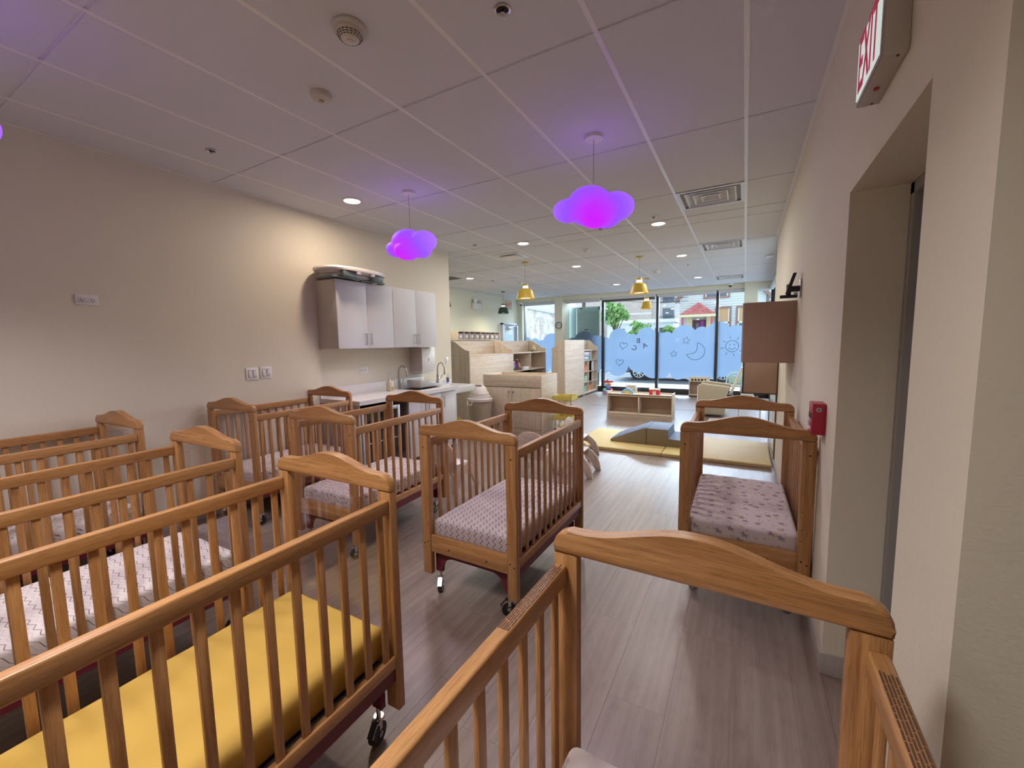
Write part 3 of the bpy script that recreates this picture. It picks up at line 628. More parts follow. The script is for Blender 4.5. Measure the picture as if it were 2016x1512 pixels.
# outlets / switches
def outlet(y0, y1, z0, z1, label, kind):
    P = thing('wall_outlet' if kind == 'o' else 'light_switch', (XL, (y0+y1)/2, (z0+z1)/2), label, 'outlet' if kind == 'o' else 'light switch')
    hy, hz = (y1-y0)/2, (z1-z0)/2
    part('cover_plate', WHITE, P, [(0, 0.007, -hy, hy, -hz, hz)], .002)
    if kind == 'o':
        part('receptacle', mat('outlet_white', (.72, .70, .69), .4), P, [(0.006, 0.010, -hy*0.78, hy*0.78, -hz*0.5, hz*0.5)], .001)
        for s in (-1, 1):
            part('socket_slot', HOLE, P, [(0.0095, 0.0106, s*hy*0.45-0.008, s*hy*0.45-0.005, -0.007, 0.007), (0.0095, 0.0106, s*hy*0.45+0.006, s*hy*0.45+0.008, -0.006, 0.006), (0.0095, 0.0106, s*hy*0.45-0.002, s*hy*0.45+0.003, -0.016, -0.011)])
    else:
        for s in (-1, 1):
            bm = nb(); vs = bx(bm, 0.006, 0.012, s*hy*0.36-hy*0.24, s*hy*0.36+hy*0.24, -hz*0.55, hz*0.55, bev=.001)
            for v in bm.verts:
                if v.co.x > 0.009: v.co.x += 0.004*(v.co.z/hz)*s
            fin('rocker', bm, mat('rocker_white', (.76, .74, .73), .3), P)
            part('rocker_gap', HOLE, P, [(0.0062, 0.0075, s*hy*0.36-hy*0.28, s*hy*0.36+hy*0.28, -hz*0.6, hz*0.6)])
    return P
outlet(1.062, 1.182, 1.815, 1.888, 'high white horizontal outlet on left wall', 'o')
outlet(2.157, 2.272, 1.185, 1.302, 'white double rocker switch, left one of the pair on left wall', 's')
outlet(2.288, 2.403, 1.190, 1.306, 'white double rocker switch, right one of the pair on left wall', 's')
outlet(3.485, 3.605, 1.158, 1.232, 'white horizontal outlet on wall between counter and wall cabinets', 'o')
P_ = thing('light_switch', (XL, 5.19, 1.24), 'small white switch plate above the wall sink', 'light switch')
part('cover_plate', WHITE, P_, [(0, .006, -.035, .035, -.058, .058)], .002); part('rocker', WHITE, P_, [(.005, .011, -.016, .016, -.033, .033)], .001)
# emergency light
el = thing('emergency_light', (XB, 9.70, 2.45), 'white emergency light with two lamp heads on back left wall', 'emergency light')
part('housing', WHITE, el, [(0, 0.09, -0.21, 0.21, 0, 0.17)], .012)
for s in (-1, 1):
    bm = nb(); cyl(bm, (0.05, s*0.10, 0.165), (0.06, s*0.10, 0.20), 0.014, seg=12); cyl(bm, (0.03, s*0.12, 0.235), (0.115, s*0.16, 0.225), 0.035, 0.058, seg=24); fin('lamp_head', bm, WHITE, el)
# back exit sign
e2 = thing('exit_sign', (XB, 11.36, 2.60), 'small white exit sign with red letters above far left door', 'exit sign')
part('housing', WHITE, e2, [(0, 0.26, -0.03, 0.03, -.05, 0.23)], .006)
textobj('lettering', 'EXIT', 0.11, (0.13, -0.0315, 0.10), (1, 0, 0), (0, 0, 1), emis('far_exit_letters', (.8, .05, .08), 0.2, (.6, .02, .03)), e2, .0008)
# clock
ck = thing('wall_clock', (-5.05, 11.99, 2.03), 'round grey-rimmed wall clock on the cream column', 'clock')
def yrot(o_): o_.rotation_euler = (PI/2, 0, 0); return o_
bm = nb(); lathe(bm, [(0.085, 0), (0.105, 0.0), (0.105, 0.03), (0.088, 0.035), (0.085, 0.012)], seg=44, cap=False); yrot(fin('rim', bm, mat('clock_rim', (.10, .11, .12), .4), ck))
bm = nb(); cyl(bm, (0, 0, 0.0), (0, 0, 0.012), 0.088, seg=44); yrot(fin('dial', bm, mat('clock_dial', (.75, .75, .74), .6), ck))
bm = nb()
for k in range(12):
    a = k*PI/6; cx_, cy_ = 0.073*math.sin(a), 0.073*math.cos(a); bx(bm, cx_-.003, cx_+.003, cy_-.005, cy_+.005, 0.012, 0.0135)
yrot(fin('hour_marks', bm, HOLE, ck))
bm = nb(); bx(bm, -0.05, 0.005, -0.003, 0.003, .014, .016); bx(bm, -0.035, 0.0, 0.004, 0.010, .014, .016); bx(bm, 0, .055, -.002, .002, .0165, .0175); yrot(fin('hands', bm, HOLE, ck))
# right wall: brown wall cabinets, mount bracket, mirror
uc = thing('wall_cabinet', (XR, 3.95, 1.304), 'upper brown wall cabinet on right wall, its side facing camera', 'cabinet')
part('side_panel', BROWNLAM, uc, [(-0.362, 0, 0, 0.019, 0, 0.492), (-0.362, 0, 0.741, 0.76, 0, 0.492)], .0015)
part('body', BROWNLAM, uc, [(-0.352, 0, 0.019, 0.741, 0.0, 0.019), (-0.352, 0, 0.019, 0.741, 0.473, 0.492), (-0.02, 0, 0.019, 0.741, 0.019, 0.473)])
part('door', mat('pale_cab_front', (.72, .72, .74), .45), uc, [(-0.372, -0.353, 0.002, 0.379, 0.002, 0.490), (-0.372, -0.353, 0.381, 0.758, 0.002, 0.490)], .0015)
lc = thing('wall_cabinet', (XR, 5.56, 0.862), 'lower brown wall cabinet with dark edge, farther along right wall', 'cabinet')
EDGE = mat('dark_brown_edge', (0.09, 0.055, 0.04), .5)
part('body', BROWNLAM, lc, [(-0.345, 0, 0, 1.1, 0.012, 0.43)], .002)
part('edge_band', EDGE, lc, [(-0.36, -0.345, -0.004, 1.1, 0.0, 0.43), (-0.014, 0, -0.004, 0.02, 0.0, 0.43)], .001); part('bottom_rail', EDGE, lc, [(-0.38, 0, -0.006, 1.1, 0, 0.012)], .001)
MIR = mat('mirror_silver', (0.80, 0.80, 0.80), 0.04, 1.0)
mi_ = thing('wall_mirror', (XR, 5.58, 0.10), 'tall play mirror with brown edge low on right wall end', 'mirror')
part('glass', MIR, mi_, [(-0.012, -0.001, 0.02, 1.30, 0.01, 0.75)]); part('frame_post', mat('mirror_brown', (.22, .15, .12), .5), mi_, [(-0.018, 0, 0, 0.022, 0, 0.76), (-0.018, 0, 1.30, 1.32, 0, 0.76)], .002)
br = thing('tv_wall_mount', (XR, 3.75, 1.80), 'black folding wall mount arm with grey plate above brown cabinet', 'wall mount')
part('wall_plate', STEEL, br, [(-0.008, 0, -0.035, 0.035, 0.0, 0.13)], .002)
bm = nb(); bx(bm, -0.075, -0.008, -0.022, 0.022, 0.045, 0.085, bev=.004); bx(bm, -0.13, -0.02, -0.02, 0.02, 0.0, 0.022, bev=.004); cyl(bm, (-0.075, 0, 0.005), (-0.075, 0, 0.10), 0.016, seg=14); fin('arm', bm, BLACK, br)
bm = nb(); bx(bm, -.012, .012, -.03, .03, 0, .15, bev=.004)
for v in bm.verts: v.co.x += -0.085+v.co.z*0.28; v.co.z += .03
fin('screen_bracket', bm, BLACK, br)
bm = nb(); cyl(bm, (-0.03, 0, 0.04), (-0.03, 0, 0.02), 0.012, seg=14); fin('bolt', bm, CHROME, br)

# ================================================================== KITCHEN
# wall cabinets: two double-door units
def wallcab(y0, label):
    W_ = 0.805
    P = thing('wall_cabinet', (XL, y0, 1.467), label, 'cabinet', 'white wall cabinets over the counter')
    part('side_panel', CABS, P, [(0, 0.307, 0, 0.018, 0, 0.738)], .001); part('side_panel', CABS, P, [(0, 0.307, W_-0.018, W_, 0, 0.738)], .001)
    part('body', CABS, P, [(0, 0.307, 0.018, W_-0.018, 0, 0.018), (0, 0.307, 0.018, W_-0.018, 0.72, 0.738), (0, 0.012, 0.018, W_-0.018, 0.018, 0.72)])
    for s in (0, 1):
        a = 0.0015+s*W_/2; d_ = part('door', CABW, P, [(0.309, 0.328, a, a+W_/2-0.003, 0.0, 0.738)], .0015)
        yh = W_/2-0.035 if s == 0 else W_/2+0.035
        bm = nb(); tube(bm, [(0.328, yh, 0.045), (0.353, yh, 0.045), (0.353, yh, 0.165), (0.328, yh, 0.165)], 0.0055, 8); fin('handle', bm, CHROME, d_)
    return P
wallcab(2.952, 'white two-door wall cabinet under the baby bath, left unit'); wallcab(3.762, 'white two-door wall cabinet right unit, above paper towel dispenser')
# folded baby bath / changer on top of the cabinet
bt_ = thing('baby_bath', (XL+0.22, 3.25, 2.205), 'white folding baby tub with grey green legs lying on wall cabinet', 'baby bath', rz=0.05)
def oval(a, b_, n_=36): return [(a*math.copysign(abs(math.cos(2*PI*k/n_))**0.75, math.cos(2*PI*k/n_)), b_*math.copysign(abs(math.sin(2*PI*k/n_))**0.75, math.sin(2*PI*k/n_))) for k in range(n_)]
bm = nb(); rings = []
for (s_, z_) in ((1.0, 0.085), (1.02, 0.105), (0.99, 0.125), (0.93, 0.128), (0.90, 0.10), (0.80, 0.07)):
    rings.append([bm.verts.new((x*s_, y*s_, z_)) for x, y in oval(0.24, 0.42)])
for a_, b_ in zip(rings, rings[1:]):
    for k in range(36): bm.faces.new((a_[k], a_[(k+1) % 36], b_[(k+1) % 36], b_[k]))
bm.faces.new(rings[0][::-1]); bm.faces.new(rings[-1]); fin('rim', bm, mat('tub_white', (.78, .72, .72), .3), bt_)
GG = mat('grey_green_plastic', (0.13, 0.17, 0.17), .4)
bm = nb(); bx(bm, -0.17, 0.17, -0.30, 0.32, 0.02, 0.085, bev=.03); fin('tub_bottom', bm, mat('tub_grey', (.45, .45, .44), .4), bt_)
for s in (-1, 1):
    bm = nb(); bx(bm, 0.12, 0.21, s*0.20-0.09, s*0.20+0.09, 0.012, 0.088, bev=.02); fin('leg', bm, GG, bt_)
    bm = nb(); tube(bm, [(0.13, s*0.02, 0.012), (0.17, s*0.18, 0.014), (0.14, s*0.36, 0.016), (-.1, s*.38, .016)], 0.012, 10); fin('leg', bm, GG, bt_)
    bm = nb(); bx(bm, 0.20, 0.235, s*0.10-0.03+0.0, s*0.10+0.03, 0.055, 0.095, bev=.008); fin('clip', bm, mat('tub_white', (.78, .72, .72)), bt_)
# counter
ct = thing('kitchen_counter', (XL, 2.92, 0), 'long white countertop with backsplash along left wall', 'countertop')
cy1 = 1.70
SX0, SX1, SY0, SY1 = 0.16, 0.50, 1.05, 1.52
part('top', COUNTER, ct, [(0, 0.64, 0, SY0, 0.872, 0.917), (0, 0.64, SY1, cy1, 0.872, 0.917), (0, SX0, SY0, SY1, 0.872, 0.917), (SX1, 0.64, SY0, SY1, 0.872, 0.917)])
part('backsplash', COUNTER, ct, [(0, 0.02, 0, cy1, 0.917, 1.03)], .002)
sk = part('sink_basin', STEEL, ct, [(SX0, SX1, SY0, SY1, 0.74, 0.745), (SX0, SX0+.006, SY0, SY1, .745, .914), (SX1-.006, SX1, SY0, SY1, .745, .914), (SX0, SX1, SY0, SY0+.006, .745, .914), (SX0, SX1, SY1-.006, SY1, .745, .914)])
part('sink_rim', mat('sink_rim_steel', (.6, .6, .6), .25, 1.0), ct, [(SX0-.015, SX1+.015, SY0-.015, SY0, .917, .920), (SX0-.015, SX1+.015, SY1, SY1+.015, .917, .920), (SX0-.015, SX0, SY0, SY1, .917, .920), (SX1, SX1+.015, SY0, SY1, .917, .920)])
# base cabinets and appliance
part('end_panel', CABS, thing('counter_end_panel', (XL, 2.935, 0), 'grey side panel carrying the left end of the counter', 'panel'), [(0, 0.60, 0, 0.02, 0, 0.872)], .001)
fr_ = thing('undercounter_fridge', (XL+0.03, 2.99, 0), 'black glass-front undercounter fridge behind the crib bars', 'fridge')
part('body', mat('fridge_black', (.02, .02, .022), .35), fr_, [(0, 0.52, 0, 0.56, 0.06, 0.80)], .004)
part('door_frame', mat('fridge_silver', (.62, .62, .64), .3, .6), fr_, [(0.52, 0.55, 0, 0.04, 0.06, 0.80), (0.52, 0.55, 0.52, 0.56, 0.06, 0.80), (0.52, 0.55, 0.04, 0.52, 0.76, 0.80), (0.52, 0.55, 0.04, 0.52, 0.06, 0.12)], .002)
part('door_glass', mat('black_glass', (.015, .015, .018), .06), fr_, [(0.525, 0.54, 0.04, 0.52, 0.12, 0.76)])
part('shelf', mat('fridge_silver', (.62, .62, .64)), fr_, [(0.541, 0.546, 0.05, 0.51, 0.42, 0.43), (0.541, .546, .05, .51, .6, .61)])
part('foot', BLACK, fr_, [(.02, .06, .02, .06, 0, .06), (.46, .5, .02, .06, 0, .06), (.02, .06, .5, .54, 0, .06), (.46, .5, .5, .54, 0, .06)])
bc = thing('base_cabinet', (XL+.003, 3.66, 0), 'white base cabinet under the sink with steel handles', 'cabinet')
part('body', mat('dark_filler', (.13, .10, .10), .6), bc, [(0, 0.58, 0, 0.02, 0, 0.872), (0, 0.565, 0.02, 0.96, 0.1, 0.12), (0, .02, .02, .94, .12, .872)])
part('end_panel', CABW, bc, [(0, 0.60, 0.935, 0.96, 0, 0.872)], .001)
part('toe_kick', BLACK, bc, [(0.0, 0.52, 0.02, 0.935, 0, 0.1)])
for k, (a, b_) in enumerate(((0.02, 0.32), (0.323, 0.63), (0.633, 0.933))):
    d_ = part('door', CABW, bc, [(0.58, 0.60, a, b_, 0.105, 0.865)], .0015); yh = (b_-0.035) if k == 0 else ((a+0.035) if k == 1 else (a+0.035))
    bm = nb(); tube(bm, [(0.60, yh, 0.66), (0.625, yh, 0.66), (0.625, yh, 0.80), (0.60, yh, 0.80)], 0.0055, 8); fin('handle', bm, CHROME, d_)
# kitchen faucet
def faucet(loc, label, h, reach, flip=1, rz=0):
    F = thing('faucet', loc, label, 'faucet', rz=rz)
    bm = nb(); cyl(bm, (0, 0, 0), (0, 0, 0.006), 0.028, seg=24); cyl(bm, (0, 0, 0), (0, 0, 0.12), 0.018, seg=20); fin('body', bm, STEEL, F)
    ps = [(0, 0, 0.11), (0, 0, h-reach/2)]+[(reach/2-reach/2*math.cos(a), 0, h-reach/2+reach/2*math.sin(a)) for a in [k*PI/10 for k in range(1, 11)]]+[(reach, 0, h-reach/2-0.04)]
    bm = nb(); tube(bm, ps, 0.0105, 12); cyl(bm, (reach, 0, h-reach/2-.03), (reach, 0, h-reach/2-.07), .013, seg=14); fin('spout', bm, STEEL, F)
    bm = nb(); cyl(bm, (0, 0.015, 0.06), (0, 0.06, 0.065), 0.010, seg=12); cyl(bm, (0, 0.055, 0.06), (0.01, 0.075, 0.12), 0.006, seg=10); fin('lever', bm, STEEL, F)
faucet((XL+0.09, 4.05, 0.917), 'curved steel faucet behind the kitchen sink, left one', 0.30, 0.14)
# soap bottle
sb_ = thing('soap_bottle', (XL+0.20, 3.78, 0.917), 'clear square soap pump bottle on the counter', 'soap dispenser')
bm = nb(); bx(bm, -0.036, 0.036, -0.036, 0.036, 0, 0.125, bev=.010); fin('bottle', bm, mat('soap_liquid', (.60, .52, .38), .12), sb_)
part('label', mat('brown_label', (.35, .22, .08), .6), sb_, [(0.0355, 0.037, -0.016, 0.016, 0.02, 0.05)])
bm = nb(); cyl(bm, (0, 0, .125), (0, 0, .145), .016, seg=16); cyl(bm, (0, 0, .145), (0, 0, .19), .005, seg=10); bx(bm, -.006, .05, -.007, .007, .185, .197, bev=.003); fin('pump', bm, WHITE, sb_)
# grey tray / lid leaning in the sink
tr = thing('sink_cover', (XL+0.26, 4.17, 0.922), 'thin grey plastic sheet leaning across the kitchen sink', 'tray')
bm = nb(); prism(bm, [(0.0, 0.0), (0.44, 0.0), (0.44, 0.012), (0.0, 0.105), (-0.005, 0.095)], 'x', -0.14, 0.10, bev=.002); fin('sheet', bm, mat('grey_sheet', (.50, .48, .46), .45), tr)
# wall-hung hand sink next to counter
hs_ = thing('hand_sink', (XL, 4.63, 0), 'white porcelain wall sink beyond the end of counter', 'sink')
bm = nb()
def ringpts(x0, x1, y0, y1, z, r_=0.04, n_=5):
    out = []
    for cx_, cy_, a0 in ((x1-r_, y0+r_, -PI/2), (x1-r_, y1-r_, 0), (x0+.005, y1-.005, PI/2), (x0+.005, y0+.005, PI)):
        rr_ = r_ if cx_ > x0+0.1 else .005
        for k in range(n_): a = a0+k*(PI/2)/(n_-1); out.append(bm.verts.new((cx_+rr_*math.cos(a), cy_+rr_*math.sin(a), z)))
    return out
R_ = [ringpts(0, .40, 0.08, 0.42, 0.74), ringpts(0, 0.555, 0.0, 0.50, 0.80), ringpts(0, 0.565, -0.005, 0.505, 0.835), ringpts(0, 0.565, -0.005, 0.505, 0.885), ringpts(0, 0.555, 0.005, 0.495, 0.892),
      ringpts(0.13, 0.53, 0.03, 0.47, 0.888), ringpts(0.15, 0.49, 0.07, 0.43, 0.79)]
for a_, b_ in zip(R_, R_[1:]):
    for k in range(len(a_)): bm.faces.new((a_[k], a_[(k+1) % len(a_)], b_[(k+1) % len(a_)], b_[k]))
bm.faces.new(R_[0][::-1]); bm.faces.new(R_[-1]); fin('basin', bm, PORC, hs_)
part('back_ledge', PORC, hs_, [(0, 0.12, 0.0, 0.50, 0.885, 0.96)], .015)
bm = nb(); cyl(bm, (0.25, 0.25, 0.74), (0.25, 0.25, 0.55), 0.02, seg=14); tube(bm, [(0.25, 0.25, .56), (.25, .25, .50), (.18, .25, .47), (.1, .25, .5), (0, .25, .5)], .018, 10); fin('drain_pipe', bm, CHROME, hs_)
faucet((XL+0.13, 4.80, 0.93), 'gooseneck steel faucet on the white wall sink', 0.30, 0.20, rz=-0.35)
sb2 = thing('soap_bottle', (XL+0.17, 4.99, 0.957), 'small soap bottle with blue label beside the gooseneck faucet', 'soap dispenser')
bm = nb(); cyl(bm, (0, 0, -0.06), (0, 0, 0.05), 0.024, seg=20); fin('bottle', bm, mat('milky_soap', (.65, .63, .66), .3), sb2)
bm = nb(); cyl(bm, (0, 0, -.03), (0, 0, .03), .0246, seg=20); fin('label', bm, mat('blue_label', (.12, .12, .25), .5), sb2)
bm = nb(); cyl(bm, (0, 0, .05), (0, 0, .085), .006, seg=10); bx(bm, -.005, .035, -.005, .005, .08, .09); fin('pump', bm, WHITE, sb2)
# paper towel dispenser
pt = thing('paper_towel_dispenser', (XL, 4.36, 1.11), 'white paper towel dispenser under the wall cabinets', 'dispenser')
bm = nb(); prism(bm, [(0, 0), (0.20, 0.0), (0.235, 0.06), (0.235, 0.33), (0.22, 0.352), (0, 0.352)], 'y', 0, 0.27, bev=.005); fin('cover', bm, WHITE, pt)
part('side_panel', mat('dispenser_side', (.48, .42, .40), .5), pt, [(0.005, 0.225, -0.003, 0.002, 0.012, 0.345)])
part('tray', mat('clear_tray', (.6, .6, .6), .2), pt, [(0.03, 0.20, 0.03, 0.24, -0.018, 0.0)], .004)
part('sight_window', HOLE, pt, [(0.2345, 0.2365, 0.13, 0.138, 0.15, 0.20)])
part('key_lock', STEEL, pt, [(0.225, 0.237, 0.128, 0.142, 0.335, 0.345)])

# ================================================================== CRIBS
CW, CL, ZS = 0.6475, 1.02, 0.9726
HWd, HL = CW/2, CL/2
def make_crib():
    C = thing('crib', (0, 0, 0), 'x', 'crib', 'honey coloured wooden cribs on casters')
    pw, pt_ = 0.062, 0.034
    for sy in (-1, 1):
        yo, yi = sy*HL, sy*(HL-pt_)
        for sx in (-1, 1):
            bm = nb(); bx(bm, sx*HWd, sx*(HWd-pw), yo, yi, 0.125, ZS, bev=.005); fin('post', bm, HW[2], C)
            bm = nb()
            for (dx, z) in ((0.028, 0.90), (0.018, 0.315), (0.043, 0.33)):
                cyl(bm, (sx*(HWd-dx), yo+sy*0.0006, z), (sx*(HWd-dx), yo-sy*0.006, z), 0.0048, seg=12)
            for z in (0.60, 0.50, 0.44):
                cyl(bm, (sx*(HWd-0.048), yo+sy*0.0006, z), (sx*(HWd-0.048), yo-sy*0.006, z), 0.0026, seg=10)
            fin('bolt', bm, HOLE, C)
        # top rail with the hump
        pts = []
        zc = ZS+0.058; rc = 0.040
        for k in range(7):
            a = PI-k*(PI/2)/6; pts.append((-HWd+rc+rc*math.cos(a), zc-rc+rc*math.sin(a)))
        for k in range(1, 24):
            u = -1+2*k/24.0; x = u*(HWd-rc)
            au = abs(u); q_ = min(1, max(0, (0.88-au)/0.86)); s_ = q_*q_*(3-2*q_)
            pts.append((x, zc+0.048*s_))
        for k in range(7):
            a = PI/2-k*(PI/2)/6; pts.append((HWd-rc+rc*math.cos(a), zc-rc+rc*math.sin(a)))
        pts.append((HWd, ZS+0.0008)); pts.append((-HWd, ZS+0.0008))
        bm = nb(); prism(bm, pts, 'y', yo+sy*0.001, yi-sy*0.003, bev=.007); fin('end_rail', bm, HW[0], C)
        # bottom end rail, clear panel
        bm = nb(); bx(bm, -HWd+pw, HWd-pw, yo-sy*0.004, yi+sy*0.002, 0.268, 0.372, bev=.004); fin('end_rail', bm, HW[0], C)
        bm = nb(); ym = (yo+yi)/2; bx(bm, -HWd+pw-.006, HWd-pw+.006, ym-.002, ym+.002, 0.365, ZS+.003); fin('clear_panel', bm, ACRYL, C)
        bm = nb()
        for s in (-1, 1): cyl(bm, (s*0.13, yo+sy*-0.003, 0.305), (s*0.13, yo-sy*.012, 0.305), 0.0055, seg=12)
        fin('bolt', bm, HOLE, C)
        # maroon base apron with an arch
        xa = HWd-pw+0.004; arc = [(-xa, 0.13), (-xa, 0.275), (xa, 0.275), (xa, 0.13), (xa-0.046, 0.13)]
        for k in range(9):
            a = k*(PI/2)/8; arc.append((xa-0.046-0.085*(1-math.cos(a)), 0.135+0.092*math.sin(a)))
        arc2 = [(-x, z) for x, z in arc[5:]][::-1]
        bm = nb(); yb = yi-sy*0.012; prism(bm, arc+arc2+[(-xa+0.046, 0.13)], 'y', yb, yb-sy*0.022); fin('base_apron', bm, MAROON, C)
        for sx in (-1, 1):
            K = thing('caster', (sx*(HWd-pw-0.016), sy*(HL-pt_-0.03), 0), None, None); K.parent = C; K.rotation_euler = (0, 0, (0.5, -0.9, 2.4, 0.2)[(sx > 0)+2*(sy > 0)])
            bm = nb(); cyl(bm, (0, 0, 0.093), (0, 0, 0.135), 0.008, seg=12); cyl(bm, (0, 0, 0.09), (0, 0, 0.10), 0.019, seg=18); fin('stem', bm, CHROME, K)
            bm = nb(); cyl(bm, (-0.013, -0.012, 0.040), (0.013, -0.012, 0.040), 0.040, seg=28); fin('wheel', bm, BLACK, K)
            bm = nb()
            for s in (-1, 1): bx(bm, s*0.0145, s*0.0165, -0.018, 0.000, 0.055, 0.095, bev=.001); cyl(bm, (s*.0130, -.012, .040), (s*.0180, -.012, .040), .011, seg=16)
            bx(bm, -0.0175, 0.0175, -0.026, 0.016, 0.083, 0.092, bev=.002); fin('fork', bm, CHROME, K)
            bm = nb(); prism(bm, [(-.060, .058), (-.050, .05), (-.02, .084), (-.026, .092)], 'x', -.012, .012); fin('brake_pedal', bm, CHROME, K)
    # the sides
    for sx in (-1, 1):
        xo = sx*(HWd-0.004); xi = sx*(HWd-0.036)
        bm = nb(); bx(bm, xo, xi, -HL+pt_, HL-pt_, 0.893, 0.945, bev=.006, seg=3); fin('side_rail', bm, HW[1], C)
        bm = nb(); bx(bm, xo, sx*(HWd-0.030), -HL+pt_, HL-pt_, 0.300, 0.345, bev=.004); fin('side_rail', bm, HW[1], C)
        bm = nb(); bx(bm, sx*(HWd-.012), sx*(HWd-.030), -HL+pt_, HL-pt_, 0.245, 0.300); fin('base_rail', bm, MAROON, C)
        for k in range(12):
            y = -0.44+k*0.08; bm = nb(); xc = sx*(HWd-0.018)
            bx(bm, xc-0.0065, xc+0.0065, y-0.0125, y+0.0125, 0.343, 0.895, bev=.003); fin('slat', bm, HW[2], C)
    bm = nb(); bx(bm, -HWd+.035, HWd-.035, -HL+pt_+.036, HL-pt_-.036, 0.318, 0.332); fin('mattress_support', bm, DARK, C)
    return C
def mattress(C, m_, label, ztop=0.452, zb=0.3325):
    bm = nb(); bx(bm, -0.274, 0.274, -0.472, 0.472, 0, ztop-zb, bev=.024, seg=4)
    # gentle crown and soft wrinkles
    bmesh.ops.subdivide_edges(bm, edges=[e for e in bm.edges if e.calc_length() > 0.1], cuts=9, use_grid_fill=True)
    for v in bm.verts:
        if v.co.z > 0.05: v.co.z += 0.004*math.cos(v.co.x*5.0)*math.cos(v.co.y*3.2)+0.0012*math.sin(v.co.x*41+v.co.y*23)
    o = fin('crib_mattress', bm, m_); tag(o, label, 'mattress')
    o.location = C.location+Vector((0, 0, zb)); o.rotation_euler = C.rotation_euler; return o
RAD = math.radians
CR = [('C', -1.322, 2.308, -0.23, 'wooden crib in the middle of room holding the black chevron mattress', CHEV1, 'white mattress with fine black and grey chevrons in the middle crib'),
      ('R', 0.009, 3.037, 0.65, 'wooden crib standing against the right wall, with star print mattress', STAR, 'white mattress with grey stars in crib by right wall'),
      ('D1', -2.60, 2.321, 2.53, 'wooden crib between the chevron crib and the leftmost wall crib, in front of kitchen', DOTS, 'white small-print mattress in crib in front of kitchen counter'),
      ('D2', -3.785, 2.324, 3.12, 'wooden crib pushed against left wall under the light switches', DOTS, 'white small-print mattress in crib under the light switches'),
      ('F', -0.09, 0.432, -1.30, 'wooden crib nearest camera at bottom right, only far end seen', STAR, 'corner of star print mattress at bottom edge of picture'),
      ('A', -1.399, 0.54, 1.06, 'large wooden crib at bottom left holding the plain yellow mattress', YSHEET, 'plain yellow mattress at bottom left'),
      ('B', -2.511, 0.592, 1.60, 'wooden crib directly behind yellow mattress crib, with wavy chevron mattress', CHEV2, 'white mattress with grey wavy chevrons behind the yellow one'),
      ('E', -3.739, 0.621, 1.75, 'wooden crib at far left against the wall, under the high outlet', DOTS, 'pale mattress deep in the far left crib, hidden by bars')]
crib0 = make_crib()
for k, (nm, x, y, th, lab, sm_, ml) in enumerate(CR):
    if k == 0: c = crib0; c.location = (x, y, 0); c.rotation_euler = (0, 0, RAD(th)); c['label'] = lab
    else: c = dup(crib0, (x, y, 0), RAD(th), lab)
    mattress(c, sm_, ml, 0.48 if nm == 'F' else 0.452)
    if nm == 'F':
        GUM = mat('worn_rail_label', (0.10, 0.05, 0.035), .45)
        for s, y0, y1 in ((-1, 0.20, 0.45), (1, 0.12, 0.40)):
            bm = nb()
            for q in range(5):
                xx = s*(HWd-0.010-q*0.005); y_ = y0
                while y_ < y1: 
                    L_ = random.uniform(.008, .03); bx(bm, xx-.0014, xx+.0014, y_, y_+L_, 0.944, 0.9457); y_ += L_+.003
            o = fin('printed_strip', bm, GUM, c); o['label'] = 'dark worn printed strip on top of the side rail'

# ================================================================== STORAGE FURNITURE
def curve_end(x0, x1, zlow, zhigh, n_=12):
    """profile in x-z from high side x0 to low side x1"""
    return [(x0+(x1-x0)*(0.12+0.88*k/n_), zhigh-(zhigh-zlow)*(0.5-0.5*math.cos(PI*k/n_))) for k in range(n_+1)]
B = BW
def unit(name, loc, L_, D_, label, shelves, front, zs_=1.27, hi=1.565, lo=1.36, flip=False, bottomdiv=None):
    """tall plywood unit: back at x=0, front at x=D_ (flip: mirrored in x). Runs along +y."""
    U = thing(name, loc, label, 'shelf unit')
    f = (lambda x: D_-x) if flip else (lambda x: x)
    for y in (0, L_-0.018):
        bm = nb(); prism(bm, [(f(x), z) for x, z in [(0, 0), (0, hi)]+[(0.06*D_, hi)]+curve_end(0.0, D_, lo, hi)+[(D_, 0)]], 'y', y, y+0.018, bev=.002); fin('side_panel', bm, B[2], U)
        part('panel_seam', mat('seam_brown', (.30, .20, .13), .7), U, [(min(f(.01), f(D_-.01)), max(f(.01), f(D_-.01)), y-.0006, y+.0005, zs_-.002, zs_+.001)]) if y == 0 else None
    part('back_panel', B[1], U, [(f(0.002), f(0.014), 0.018, L_-0.018, 0.05, hi-0.004)])
    part('top_shelf', B[1], U, [(f(0.014), f(D_), 0.018, L_-0.018, zs_-0.018, zs_)], .001)
    part('plinth', B[1], U, [(f(0.014), f(D_-0.002), 0.018, L_-0.018, 0.03, 0.09)], .001)
    if front: part('front_panel', B[1], U, [(f(D_-0.008), f(D_+0.004), 0.018, L_-0.018, 0.09, zs_-0.02)], .001)
    else:
        for z in shelves: part('shelf', B[1], U, [(f(0.014), f(D_), 0.018, L_-0.018, z-0.018, z)], .001)
        zz = [0.09]+list(shelves)+[zs_-0.018]
        for q in range(len(zz)-1):
            nd = bottomdiv if (q == 0 and bottomdiv) else 1
            for j in range(nd):
                y = L_*(j+1)/(nd+1); part('divider', B[0], U, [(f(0.014), f(D_), y-0.008, y+0.008, zz[q], zz[q+1]-(0.018 if q < len(zz)-2 else 0))], .001)
    return U
unit('storage_unit', (-5.17, 6.58, 0), 1.74, 0.52, 'tall plywood unit with curved ends and closed front, beside changing table', [], True)
unit('shelf_unit', (-5.17, 8.325, 0), 1.80, 0.52, 'open plywood shelf unit with curved end holding bottles', [0.85, 0.45], False)
